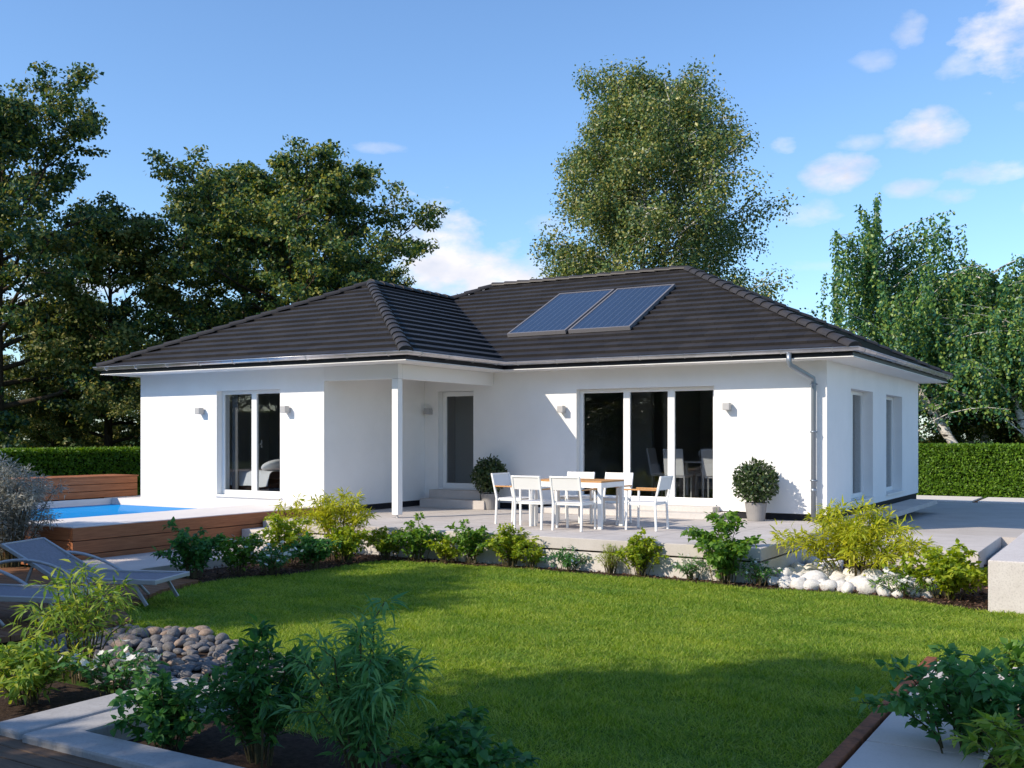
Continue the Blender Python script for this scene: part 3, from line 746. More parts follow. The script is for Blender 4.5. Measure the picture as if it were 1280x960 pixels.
def ridge_caps(mb, a, b, r=.125, step=.36):
    a = Vector(a); b = Vector(b); d = b - a; n = max(1, int(d.length / step)); d.normalize(); st_ = (b - a).length / n
    side = d.cross(Vector((0, 0, 1))).normalized(); up = side.cross(d)
    for i in range(n):
        p0 = a + d * (st_ * i - .02); p1 = a + d * (st_ * (i + 1) + .03); vs = []
        for p, rr, lf in ((p0, r * 1.06, .012), (p1, r * .92, -.006)):
            for k in range(9):
                t = math.pi * k / 8; vs.append(p + side * rr * math.cos(t) + up * (rr * .72 * math.sin(t) + lf))
        fs = [(k, k + 1, k + 10, k + 9) for k in range(8)] + [tuple(range(8, -1, -1)), tuple(range(9, 18))]
        mb.add(vs, fs)
rc = MB()
lift = lambda p, h=.02: (p[0], p[1], p[2] + h)
for a, b in ((cFL, WA), (cFR, WA), (WA, WB), (ML, MR), (cR, MR), (cBR, MR), (cBL, ML), (WB, ML)): ridge_caps(rc, lift(a), lift(b))
rc.build('ridge_tiles', m_ridge, roof, smooth=False)
va = Vector(cV); vb = Vector(WB); vl = MB(); vl.bar(va + Vector((0, 0, .03)), vb + Vector((0, 0, .03)), .10, .012); vl.build('valley_flashing', m_fascia, roof)

# solar collectors
def collector(x0, x1, label):
    y0, y1 = .72, 3.08
    z0 = ZE + K * (y0 + .58); o = empty('solar_panel', (x0, y0, z0), 0, label, 'solar panel', 'solar panels on the roof')
    s = Vector((0, 1, K)); ln = (s * (y1 - y0)).length; s.normalize(); n = Vector((0, -K, 1)).normalized(); w = x1 - x0
    def P(u, v, t): return tuple(Vector((u, 0, 0)) + s * v + n * t)
    def slab(mb, u0, u1, v0, v1, t0, t1):
        mb.add([P(u0, v0, t0), P(u1, v0, t0), P(u1, v1, t0), P(u0, v1, t0), P(u0, v0, t1), P(u1, v0, t1), P(u1, v1, t1), P(u0, v1, t1)],
               [(0, 3, 2, 1), (4, 5, 6, 7), (0, 1, 5, 4), (1, 2, 6, 5), (2, 3, 7, 6), (3, 0, 4, 7)])
    f = MB(); fw = .04
    slab(f, 0, w, 0, fw, .03, .11); slab(f, 0, w, ln - fw, ln, .03, .11); slab(f, 0, fw, fw, ln - fw, .03, .11); slab(f, w - fw, w, fw, ln - fw, .03, .11)
    f.build('frame', mat('collector_frame', (.22, .21, .22), .5, .4, .3), o)
    bk = MB(); slab(bk, fw, w - fw, fw, ln - fw, .03, .085); bk.build('tray', m_fascia, o)
    me = bpy.data.meshes.new('absorber'); me.from_pydata([P(fw, fw, .100), P(w - fw, fw, .100), P(w - fw, ln - fw, .100), P(fw, ln - fw, .100)], [], [(0, 1, 2, 3)])
    uv = me.uv_layers.new(name='UVMap')
    for i, c in enumerate(((0, 0), (1, 0), (1, 1), (0, 1))): uv.data[i].uv = c
    finish('absorber', me, m_solar, o)
    for u in (.1, w - .16):
        r = MB(); slab(r, u, u + .06, .1, ln - .1, .0, .03); r.build('mounting_rail', m_alu, o)
collector(-6.97, -5.55, 'blue solar collector nearer the roof valley')
collector(-5.48, -4.08, 'blue solar collector nearer the right roof hip')

# wall lamps
def lamp(x, yw, z, label):
    o = empty('wall_lamp', (x, yw, z), 0, label, 'wall lamp', 'cube wall lamps on the house front')
    b = MB(); b.box(-.055, .055, -.03, -.001, -.07, .03); b.build('wall_plate', m_lampgrey, o, bevel=.004)
    b = MB(); b.box(-.065, .065, -.16, -.031, -.065, .065); b.build('lamp_body', m_lampgrey, o, bevel=.006)
    b = MB(); b.box(-.05, .05, -.145, -.045, -.069, -.066); b.build('lens', m_white, o)
    b = MB(); b.box(-.05, .05, -.145, -.045, .066, .069); b.build('lens', m_white, o)
lamp(-11.98, -3.25, 2.50, 'small grey cube wall lamp left of the bedroom window')
lamp(-9.58, -3.25, 2.50, 'small grey cube wall lamp right of the bedroom window')
lamp(-8.50, 0, 2.52, 'small grey cube wall lamp under the porch beside the glass door')
lamp(-5.22, 0, 2.52, 'small grey cube wall lamp on the shadow edge left of the terrace window')
lamp(-1.78, 0, 2.52, 'small grey cube wall lamp between terrace window and downpipe')

# ================================================================== FURNITURE
def chair_parts(root, indoor=False):
    W2, D2, SH, BH = .25, .24, .44, .86
    f = MB(); lw = .032
    for sx in (-1, 1):
        lg = MB(); lg.bar((sx * W2, -D2 - .02, 0), (sx * W2, -D2, SH), lw, lw, (0, 1, 0)); lg.bar((sx * W2, -D2, SH), (sx * W2, -D2 - .10, BH), lw, lw, (0, 1, 0)); lg.build('rear_leg', m_white, root, bevel=.003)
        lg = MB(); lg.bar((sx * W2, D2 + .01, 0), (sx * W2, D2, .63), lw, lw, (0, 1, 0)); lg.build('front_leg', m_white, root, bevel=.003)
        am = MB(); am.box(sx * W2 - .025, sx * W2 + .025, -D2 - .03, D2 + .04, .632, .655); ar = am.build('armrest', m_teak, root, bevel=.005)
    f.box(-W2, W2, -D2 + .018, -D2 + .044, SH - .04, SH - .005); f.box(-W2, W2, D2 - .044, D2 - .018, SH - .04, SH - .005)
    f.box(-W2 + .017, -W2 + .04, -D2, D2, SH - .04, SH - .005); f.box(W2 - .04, W2 - .017, -D2, D2, SH - .04, SH - .005)
    f.build('seat_frame', m_white, root, bevel=.003)
    f = MB(); f.bar((-W2, -D2 - .097, BH - .014), (W2, -D2 - .097, BH - .014), .028, .028); f.build('back_rail', m_white, root, bevel=.003)
    s = MB(); s.box(-W2 + .02, W2 - .02, -D2 + .01, D2 - .01, SH - .004, SH + .008); s.build('seat', m_mesh, root)
    b = MB(); b.bar((0, -D2 - .052, SH + .20), (0, -D2 - .094, BH - .03), 2 * W2 - .034, .010, (0, 1, 0)); b.build('backrest', m_mesh, root)
    return root
ch0 = empty('garden_chair'); chair_parts(ch0)
for o in ch0.children: bake(o)
CH = [(-3.70, -3.74, 0, 'white garden chair at the left of the two with backs to the lawn'),
      (-3.03, -3.68, 0.02, 'white garden chair at the right of the two with backs to the lawn'),
      (-4.42, -3.15, -math.pi / 2 - .05, 'white garden chair at the table end nearest the left potted bush'),
      (-2.07, -3.02, math.pi / 2 + .03, 'white garden chair at the table end nearest the right potted bush'),
      (-3.78, -2.32, math.pi + .03, 'white garden chair on the house side, in front of the left pane'),
      (-3.06, -2.30, math.pi - .02, 'white garden chair on the house side, in front of the middle pane')]
for i, (x, y, a, lb) in enumerate(CH):
    c = ch0 if i == 0 else copy_tree(ch0)
    c.location = (x, y, .482); c.rotation_euler = (0, 0, a); tag(c, lb, 'chair', 'white garden chairs round the terrace table')
tbl = empty('garden_table', (-3.31, -3.02, .482), 0, 'white garden table with slatted wooden top on the terrace', 'table')
TX, TY = .645, .43
tp = MB(); n = 8
for i in range(n):
    y0 = -TY + i * 2 * TY / n; tp.box(-TX, TX, y0 + .003, y0 + 2 * TY / n - .003, .746, .772)
tp.build('tabletop', m_teak, tbl, bevel=.003)
fr = MB(); fr.box(-TX, TX, -TY, -TY + .018, .66, .744); fr.box(-TX, TX, TY - .018, TY, .66, .744); fr.box(-TX, -TX + .018, -TY + .019, TY - .019, .66, .744); fr.box(TX - .018, TX, -TY + .019, TY - .019, .66, .744)
fr.build('apron', m_white, tbl, bevel=.003)
for sx in (-1, 1):
    for sy in (-1, 1):
        lg = MB(); lg.box(*sorted((sx * (TX - .001), sx * (TX - .07))), *sorted((sy * (TY - .001), sy * (TY - .07))), 0, .659); lg.build('leg', m_white, tbl, bevel=.004)

# indoor dining set seen through the glass
dt = empty('dining_table', (-3.0, 2.6, .70), 0, 'pale indoor dining table behind the right terrace panes', 'table')
b = MB(); b.box(-.85, .85, -.45, .45, .72, .75); b.build('tabletop', m_white, dt, bevel=.004)
for sx in (-1, 1):
    for sy in (-1, 1):
        b = MB(); b.box(sx * .78 - .03, sx * .78 + .03, sy * .38 - .03, sy * .38 + .03, 0, .72); b.build('leg', m_white, dt)
def dchair(x, y, a, lb):
    o = empty('dining_chair', (x, y, .70), a, lb, 'chair', 'white dining chairs indoors')
    b = MB(); b.box(-.23, .23, -.22, .22, .42, .48); b.build('seat', m_duvet, o, bevel=.02)
    b = MB(); b.bar((0, -.22, .46), (0, -.32, 1.02), .44, .05, (0, 1, 0)); b.build('backrest', m_duvet, o, bevel=.02)
    for sx in (-1, 1):
        for sy in (-1, 1):
            b = MB(); b.bar((sx * .2, sy * .19, 0), (sx * .2, sy * .19, .42), .03, .03); b.build('leg', m_alu, o)
dchair(-3.55, 1.95, 0, 'white indoor chair facing away behind the middle pane'); dchair(-2.75, 1.95, .1, 'white indoor chair facing away behind the right pane')
dchair(-4.15, 2.6, -math.pi / 2, 'white indoor chair at the left end of the dining table'); dchair(-3.4, 3.25, math.pi, 'white indoor chair on the far side of the dining table, left one')
dchair(-2.6, 3.25, math.pi, 'white indoor chair on the far side of the dining table, right one')
for x, y, lb in ((-3.3, 2.5, 'wine glass standing left on the indoor dining table'), (-3.0, 2.7, 'wine glass standing right on the indoor dining table')):
    b = MB(); b.lathe([(.0, 0), (.035, .002), (.005, .012), (.005, .09), (.03, .12), (.04, .16), (.03, .21)], (0, 0, 0), 14); o = b.build('wine_glass', m_alu, smooth=True); o.location = (x, y, 1.45); tag(o, lb, 'glass')
# bed
bed = empty('bed', (-11.75, -1.84, .70), 0, 'double bed with white duvet behind the two pane window', 'bed')
b = MB(); b.box(-.9, 1.2, -.95, .95, .03, .30); b.build('bed_base', m_bedbase, bed, bevel=.01)
def duvet():
    nx, ny = 34, 30; X = np.linspace(-.93, 1.2, nx); Y = np.linspace(-1.0, 1.0, ny); vs = []
    r2 = np.random.default_rng(3)
    for y in Y:
        for x in X:
            e = min(1, (1.0 - abs(y)) / .12) ; ex = min(1, (x + .93) / .12); z = .30 + .26 * min(e, ex) ** .4 if min(e, ex) > 0 else .25
            z += .02 * math.sin(9 * x + 3 * math.sin(4 * y)) * math.sin(7 * y + 2 * x); vs.append((x, y, z))
    F = [(j * nx + i, j * nx + i + 1, (j + 1) * nx + i + 1, (j + 1) * nx + i) for j in range(ny - 1) for i in range(nx - 1)]
    npmesh('duvet', vs, F, m_duvet, bed, True)
duvet()
for y in (-.45, .45):
    bm = bmesh.new(); bmesh.ops.create_icosphere(bm, subdivisions=3, radius=1); bmesh.ops.scale(bm, vec=(.24, .36, .11), verts=bm.verts); me = bpy.data.meshes.new('pillow'); bm.to_mesh(me); bm.free()
    o = finish('pillow', me, m_duvet, bed, smooth=True); o.location = (.9, y, .66); o.rotation_euler = (0, -.4, 0)
wd = MB(); wd.box(-10.6, -9.1, -.45, .18, .70, 2.9)
tag(wd.build('wardrobe', m_inner, bevel=.01), 'dark grey wardrobe in the bedroom behind the bed', 'wardrobe')

# sun loungers
def lounger(loc, rz, label):
    o = empty('sun_lounger', loc, rz, label, 'sun lounger', 'sun loungers on the timber deck'); o.scale = (.94, .94, .92)
    # local x runs to the foot end, z up; hinge at x = 0
    w = .40; sz = .30; L1 = 1.28; ang = R(29); L2 = .86
    hx, hz = -L2 * math.cos(ang), sz + L2 * math.sin(ang)
    vs = []; path = [(L1, sz), (L1 * .66, sz - .008), (L1 * .33, sz - .012), (.06, sz), (-.06, sz + .03), (hx * .5, (sz + hz) / 2 - .02), (hx, hz)]
    s = MB(); k = len(path)
    for x, z in path: vs += [(x, -w + .03, z + .012), (x, w - .03, z + .012), (x, -w + .03, z), (x, w - .03, z)]
    fs = []
    for i in range(k - 1):
        a = i * 4; c = a + 4; fs += [(a, a + 1, c + 1, c), (a + 2, c + 2, c + 3, a + 3), (a, c, c + 2, a + 2), (a + 1, a + 3, c + 3, c + 1)]
    fs += [(0, 2, 3, 1), (4 * k - 4, 4 * k - 3, 4 * k - 1, 4 * k - 2)]
    s.add(vs, fs); s.build('sling', m_sling, o)
    r = MB()
    for sy in (-1, 1):
        r.bar((L1 + .02, sy * w, sz), (-.0, sy * w, sz), .045, .06); r.bar((-.0, sy * w, sz), (hx, sy * w, hz), .04, .045)
    r.bar((L1, -w, sz), (L1, w, sz), .045, .05); r.bar((hx, -w, hz), (hx, w, hz), .035, .035); r.bar((.0, -w, sz - .02), (.0, w, sz - .02), .04, .04)
    r.build('frame', m_lframe, o, bevel=.006)
    for sy in (-1, 1):
        a = MB(); pts = []
        for t in np.linspace(0, 1, 15):
            x = -1.05 + 1.75 * t; z = .02 + .52 * math.sin(math.pi * min(1, .22 + .78 * t)) ** .8 if t < .999 else 0.02
            pts.append((x, sy * (w + .05), max(z, .015)))
        pts[-1] = (.72, sy * (w + .05), .012)
        a.tube(pts, .021, 8); a.build('arm_hoop', m_lframe, o, smooth=True)
    for sy in (-1, 1):
        l = MB(); l.bar((L1 - .30, sy * (w - .03), sz - .02), (L1 - .12, sy * (w - .03), .008), .03, .04); l.build('front_leg', m_lframe, o, bevel=.004)
    for sy in (-1, 1):
        l = MB(); l.bar((-.35, sy * (w - .05), sz + .20), (-.55, sy * (w - .05), .01), .025, .03); l.build('rear_support', m_lframe, o)
    return o
lounger((-5.98, -10.56, .056), R(21), 'grey reclining sun lounger on the timber deck, nearer the pool')
lounger((-5.80, -11.92, .056), R(20), 'grey sun lounger at the left picture edge, nearer the yellow-green plant')

# ================================================================== STONES
def rock(name, seed, m, sub=3, rough=.25, flat=.7, angular=False):
    r = np.random.default_rng(seed); bm = bmesh.new(); bmesh.ops.create_icosphere(bm, subdivisions=sub, radius=1)
    cs_ = norm(r.normal(0, 1, (14, 3))); am = r.uniform(-rough, rough, 14)
    pl = norm(r.normal(0, 1, (9, 3))); pd = r.uniform(.62, .9, 9)
    for v in bm.verts:
        p = np.array(v.co); f = 1 + sum(a * math.exp(-3 * (1 - p @ c)) for a, c in zip(am, cs_))
        q = p * f
        if angular:
            for n_, d_ in zip(pl, pd):
                t = q @ n_
                if t > d_: q = q - n_ * (t - d_) * .85
        v.co = Vector(q)
    sc = r.uniform(.8, 1.2, 3); bmesh.ops.scale(bm, vec=(sc[0] * 1.05, sc[1], flat * sc[2]), verts=bm.verts)
    me = bpy.data.meshes.new(name); bm.to_mesh(me); bm.free(); me.materials.append(m)
    me.polygons.foreach_set('use_smooth', [True] * len(me.polygons)); me.update(); return me
rr = np.random.default_rng(11)
wm = [rock('white_boulder', 100 + i, m_stone_w, 3, .34, .86, True) for i in range(8)]
def place_stones(poly, bb, n, rad, meshes, name, label, cat, group, zoff=.45, mind=.85, z0=.01, seed=1, maxlayer=1):
    r = np.random.default_rng(seed); pts = []; tries = 0
    while len(pts) < n and tries < 40000:
        tries += 1; x, y = r.uniform(bb[0], bb[1]), r.uniform(bb[2], bb[3]); s = r.uniform(*rad)
        if not inside(np.array([x]), np.array([y]), poly)[0]: continue
        if any((x - a) ** 2 + (y - b) ** 2 < ((s + c) * mind) ** 2 for a, b, c in pts): continue
        pts.append((x, y, s))
    for x, y, s in pts:
        o = bpy.data.objects.new(name, meshes[r.integers(len(meshes))]); COL.objects.link(o)
        o.location = (x, y, z0 + s * zoff); o.scale = (s, s, s); o.rotation_euler = (r.normal(0, .15), r.normal(0, .15), r.uniform(0, 6.28)); tag(o, label, cat, group)
WST = [(.48, -4.2), (.55, -4.98), (1.3, -4.98), (2.1, -5.08), (2.45, -5.0), (2.75, -4.3), (2.7, -3.85), (1.0, -3.82), (.85, -2.6), (.48, -2.6)]
place_stones(WST, (.4, 2.9, -5.2, -2.5), 95, (.085, .155), wm, 'white_boulder', 'white rounded boulder in the bed under the yellow bamboo', 'stone', 'white boulders beside the terrace', .35, .72, .01, 2)
gm = [rock('cobble', 200 + i, m_stone_g, 3, .26, .72, i % 3 == 0) for i in range(9)] + [rock('cobble', 220 + i, m_stone_b, 3, .24, .70) for i in range(2)]
COB = [(-4.15, -11.35), (-3.4, -11.12), (-2.55, -11.32), (-1.4, -11.75), (-1.2, -12.2), (-1.2, -12.6), (-1.6, -12.95), (-2.3, -13.0), (-2.9, -12.95), (-4.0, -12.5)]
m = MB(); m.add([(x, y, .006) for x, y in COB], [tuple(range(len(COB)))]); structure(m.build('cobble_bed', m_soil))
place_stones(COB, (-4.2, -1.1, -13.1, -11.0), 295, (.035, .078), gm, 'cobble', 'rounded grey brown cobble in the stone bed beside the shaded lawn', 'stone', 'cobbles in the stone bed', .4, .70, .008, 3)

# ================================================================== PLANTS
BLOSSOM = []
for k_ in range(4):
    g0 = np.random.default_rng(70 + k_); PP, DD = [], []
    for k in range(6):
        a = 2 * math.pi * k / 6; PP.append((0, 0, 0)); DD.append((math.cos(a) + g0.normal(0, .1), math.sin(a) + g0.normal(0, .1), .35 + g0.normal(0, .1)))
    V, F = big_leaves(np.array(PP, float), np.array(DD), np.tile([[0., 0, 1]], (6, 1)), np.ones(6), np.full(6, .85), .1, .1, 'oval')
    b_ = npmesh('blossom', V, F, m_petal); BLOSSOM.append(b_.data); bpy.data.objects.remove(b_)
def shrub(name, loc, h, r, lm, n_st, n_lf, ll, lw, label, cat='shrub', kind='oval', seed=0, arch=.35, fill=(.25, 1.0), flowers=0, droop=.3, round_=False, fl_size=.03, spray=.0, group=None, top=1.0, up=.5):
    g_ = np.random.default_rng(seed + 1000); o = empty(name, loc, 0, label, cat, group)
    n_lf = int(n_lf * 1.7); h *= 1.12; r *= 1.12; fill = (min(fill[0], .12) if cat != 'bamboo' else fill[0], fill[1])
    st = MB(); P = []; D = []
    for i in range(n_st):
        a = 2 * math.pi * (i * .618 + g_.uniform(-.08, .08)); q = math.sqrt((i + .5) / n_st)
        rr_ = r * q * g_.uniform(.75, 1.1); hh = h * ((1 - .5 * q * q) if round_ else g_.uniform(.55, 1.05) * (1 - .3 * q)) * g_.uniform(.85, 1.08)
        b0 = np.array([math.cos(a), math.sin(a), 0]) * r * q * .5 * g_.random(); pts = []
        wob = g_.normal(0, .04 * r, (7, 3))
        for k in range(7):
            t = k / 6; rad = rr_ * (t ** (1.0 + arch)); z = hh * (math.sin(t * math.pi / 2 * (1 + arch * .25)) if arch > 0 else t)
            p = b0 + np.array([math.cos(a) * rad, math.sin(a) * rad, z]) + wob[k] * t; pts.append(p)
        th = .004 + .004 * h; st.tube([tuple(p) for p in pts], [th * (1 - .75 * k / 6) for k in range(7)], 5, False)
        pts = np.array(pts); m_ = max(1, int(n_lf / n_st))
        t = g_.uniform(fill[0], fill[1], m_) ** .8 * 6; i0 = np.clip(t.astype(int), 0, 5); f = (t - i0)[:, None]
        pp = pts[i0] * (1 - f) + pts[i0 + 1] * f; dd = norm(pts[i0 + 1] - pts[i0])
        out = norm(g_.normal(0, 1, (m_, 3)) * np.array([[1, 1, .6]])); side = norm(out + dd * up)
        sp_ = (spray + .02 + .06 * r) * g_.random((m_, 1)); P.append(pp + side * sp_ * 1.2); D.append(side)
    P = np.concatenate(P); D = np.concatenate(D); n_ = len(P)
    U = np.array([[0, 0, 1.]]) + g_.normal(0, .45, (n_, 3)); Ls = ll * g_.uniform(.6, 1.2, n_); Ws = lw * g_.uniform(.7, 1.2, n_)
    P[:, 2] = np.maximum(P[:, 2], .03)
    V, F = big_leaves(P, D, U, Ls, Ws, droop, .15, kind)
    st.build('stems', m_shrubstem, o); npmesh('foliage', V, F, lm, o)
    if flowers:
        # every blossom is a part of its own; they share a few meshes
        for k in range(flowers):
            i_ = g_.integers(n_); c = P[i_] + D[i_] * ll * .6 + np.array([0, 0, .03])
            f = bpy.data.objects.new('blossom', BLOSSOM[k % len(BLOSSOM)]); COL.objects.link(f); f.parent = o
            f.location = c; f.scale = (fl_size * g_.uniform(.8, 1.2),) * 3; f.rotation_euler = (g_.normal(.45, .35), g_.normal(0, .4), g_.uniform(0, 6.28))
    return o
SH = shrub
SH('flowering_shrub', (-6.45, -8.42, .02), .74, .36, m_lf_deep, 26, 900, .075, .05, 'dark green leafy shrub at the foot end of the nearer lounger', seed=1, kind='lobed')
SH('leafy_shrub', (-6.25, -7.75, .02), .56, .34, m_lf_green, 24, 900, .06, .042, 'mid green shrub with tiny white flowers between path and lawn', seed=2, flowers=16)
SH('leafy_shrub', (-6.35, -6.75, .02), .78, .34, m_lf_lime, 22, 800, .065, .045, 'lime green upright shrub beside the concrete path step', seed=3)
SH('white_flowers', (-5.85, -7.5, .02), .40, .30, m_lf_deep, 22, 520, .05, .028, 'clump of white flowers at the corner of the shaded lawn', cat='flowers', seed=4, flowers=70, fl_size=.035)
SH('leafy_shrub', (-5.75, -6.75, .02), .48, .32, m_lf_deep, 22, 760, .065, .045, 'low dark green shrub under the tall yellow bamboo', seed=5)
SH('bamboo_clump', (-6.15, -5.75, .02), 1.12, .44, m_lf_yellow, 22, 1500, .11, .022, 'tall yellow bamboo clump in front of the wing corner', cat='bamboo', kind='lance', seed=6, arch=.5, fill=(.3, 1), spray=.03)
SH('bamboo_clump', (-7.1, -5.75, .02), .95, .34, m_lf_yellow, 11, 520, .11, .022, 'sparse yellow bamboo beside the terrace step', cat='bamboo', kind='lance', seed=7, arch=.5, fill=(.35, 1), spray=.03)
SH('leafy_shrub', (-5.80, -5.95, .02), .56, .34, m_lf_lime, 26, 950, .06, .045, 'dense green and lime shrub at the foot of the yellow bamboo', seed=8)
SH('leafy_shrub', (-5.62, -5.20, .02), .52, .28, m_lf_lime, 22, 750, .06, .045, 'lime green shrub, first right of the yellow bamboo', seed=9)
SH('leafy_shrub', (-5.05, -5.16, .02), .62, .32, m_lf_green, 22, 760, .065, .045, 'mid green shrub with a tall shoot, second right of the yellow bamboo', seed=10)
SH('leafy_shrub', (-4.55, -5.10, .02), .36, .24, m_lf_lime, 16, 420, .055, .04, 'small lime shrub in the gap at the terrace edge', seed=11)
SH('leafy_shrub', (-4.08, -5.06, .02), .62, .30, m_lf_green, 18, 600, .07, .045, 'open green shrub in front of the left end of the table', seed=12)
SH('round_shrub', (-3.42, -5.02, .02), .52, .30, m_lf_lime, 32, 1300, .05, .036, 'rounded lime yellow shrub in front of the chair backs', seed=13, round_=True)
SH('leafy_shrub', (-3.02, -5.00, .02), .40, .20, m_lf_lime, 12, 300, .05, .036, 'small lime shoot beside the rounded lime yellow shrub', seed=14)
SH('white_flowers', (-2.42, -5.02, .02), .32, .30, m_lf_deep, 20, 380, .055, .024, 'low white flowering plant in front of the table legs', cat='flowers', seed=15, flowers=26, fl_size=.028)
SH('dwarf_conifer', (-1.76, -4.99, .02), .36, .16, m_lf_lime, 40, 1200, .03, .006, 'tiny fine-needled golden conifer bush at the terrace edge', seed=16, round_=True, kind='lance')
SH('round_shrub', (-1.30, -4.99, .02), .50, .27, m_lf_lime, 32, 1150, .05, .038, 'rounded lime green shrub right of the tiny golden conifer', seed=17, round_=True)
SH('white_flowers', (-.55, -5.0, .02), .30, .24, m_lf_long, 16, 300, .06, .016, 'low narrow-leaved plant with white flowers by the big green shrub', cat='flowers', seed=18, flowers=18, fl_size=.026, kind='lance')
SH('leafy_shrub', (-.06, -5.02, .02), .84, .46, m_lf_green, 26, 1150, .075, .055, 'large light green lobed-leaf shrub before the terrace corner', seed=19, kind='lobed')
SH('white_flowers', (.42, -5.05, .02), .34, .26, m_lf_deep, 16, 300, .05, .02, 'small blue-white flowers at the terrace corner', cat='flowers', seed=20, flowers=26, fl_size=.024)
SH('bamboo_clump', (1.42, -3.95, .02), 1.02, .78, m_lf_yellow, 40, 3000, .12, .026, 'broad yellow bamboo above the white boulders', cat='bamboo', kind='lance', seed=21, arch=.45, fill=(.18, 1), spray=.04)
SH('leafy_shrub', (2.72, -4.95, .02), .60, .44, m_lf_lime, 26, 1050, .075, .055, 'green shrub left of the concrete bench block', seed=22, kind='lobed')
SH('white_flowers', (2.22, -5.0, .02), .30, .28, m_lf_green, 18, 320, .07, .018, 'white flowers among grassy leaves beside the boulders', cat='flowers', seed=23, flowers=50, fl_size=.045, kind='lance')
# foreground
SH('tall_bamboo', (-2.50, -13.02, .02), .88, .36, m_lf_longlime, 20, 560, .11, .022, 'yellow green long-leaved plant in the lower left foreground', cat='bamboo', kind='lance', seed=31, arch=.5, droop=.55, spray=.04)
SH('leafy_shrub', (-2.22, -13.66, .02), .42, .32, m_lf_longlime, 28, 900, .08, .032, 'bushy pointed-leaf shrub at the lower left picture edge', seed=32, kind='lance', droop=.35)
SH('white_flowers', (-1.80, -13.25, .02), .36, .28, m_lf_long, 16, 300, .06, .03, 'white flowers behind the straight concrete kerb', cat='flowers', seed=33, flowers=40, fl_size=.04)
SH('leafy_shrub', (-.50, -13.88, .02), .42, .25, m_lf_deep, 30, 900, .058, .042, 'round-leaved dark green shrub hanging over the angled kerb', seed=34)
SH('leafy_shrub', (.20, -13.80, .02), .74, .34, m_lf_deep, 26, 1250, .075, .036, 'tall dark green shrub in the centre of the foreground bed', seed=35, kind='lance')
SH('tall_bamboo', (.96, -13.72, .02), .92, .31, m_lf_feather, 26, 1500, .10, .021, 'tall drooping long-leaved green plant before the lawn', cat='bamboo', kind='lance', seed=36, arch=.3, droop=.6, spray=.03, fill=(.12, 1))
SH('leafy_shrub', (1.46, -13.60, .02), .38, .28, m_lf_deep, 24, 800, .06, .046, 'low round-leaved shrub at the lower edge of the lawn', seed=37)
SH('leafy_shrub', (3.80, -11.45, .02), .60, .46, m_lf_long, 30, 900, .078, .05, 'broad-leaved green shrub over the slab path, bottom right', seed=38, kind='lobed')
SH('leafy_shrub', (4.22, -10.3, .02), .60, .40, m_lf_green, 24, 700, .08, .05, 'green shrub with yellow tips at the right picture edge', seed=39, kind='lobed')
SH('leafy_shrub', (4.25, -12.2, .02), .46, .34, m_lf_longlime, 22, 520, .11, .03, 'narrow-leaved shrub in the lower right corner', seed=40, kind='lance')
SH('leafy_shrub', (4.55, -9.2, .02), .46, .28, m_lf_lime, 16, 360, .07, .045, 'yellow green shrub at the far end of the slab path', seed=41, kind='lobed')
SH('silver_shrub', (-9.55, -9.12, .02), 1.62, .50, m_lf_silver, 60, 9000, .075, .016, 'silver grey narrow-leaved bush at the pool corner on the left edge', seed=42, kind='lance', fill=(.12, 1), spray=.05)

def potted(x, y, rb, zc, label, seed):
    o = empty('potted_bush', (x, y, .482), 0, label, 'potted plant', 'clipped ball bushes in grey pots')
    p = MB(); p.lathe([(.0, 0), (.145, 0), (.15, .01), (.195, .31), (.197, .325), (.18, .325), (.175, .29), (.0, .29)]); p.build('pot', m_pot, o, smooth=False)
    s = MB(); s.tube([(0, 0, .28), (.01, 0, .5)], [.02, .015], 7)
    g_ = np.random.default_rng(seed)
    for k in range(14):
        d = norm(g_.normal(0, 1, (1, 3)))[0]; s.tube([(0.01, 0, .48), tuple(np.array([0, 0, zc]) + d * rb * .7)], [.008, .003], 5)
    s.build('stems', m_twig, o)
    n_ = 2600; d = norm(g_.normal(0, 1, (n_, 3))); rad = rb * (g_.random(n_) ** .28) * (1 + .13 * np.sin(d[:, 0] * 5 + seed) * np.sin(d[:, 1] * 6 + d[:, 2] * 4)) * (1 + .16 * (g_.random(n_) > .985))
    P = np.array([[0, 0, zc]]) + d * rad[:, None] * np.array([[1, 1, .97]]) * .88; D = norm(d * .6 + g_.normal(0, .6, (n_, 3))); U = d + g_.normal(0, .4, (n_, 3))
    V, F = big_leaves(P, D, U, g_.uniform(.05, .085, n_), g_.uniform(.03, .045, n_), .15, .12, 'oval'); npmesh('foliage', V, F, m_lf_ball, o)
potted(-6.70, -.42, .40, .70, 'clipped ball bush in a grey pot, in shade beside the glass door', 61)
potted(-1.13, -.42, .43, .69, 'clipped ball bush in a grey pot, in sun before the white wall', 62)

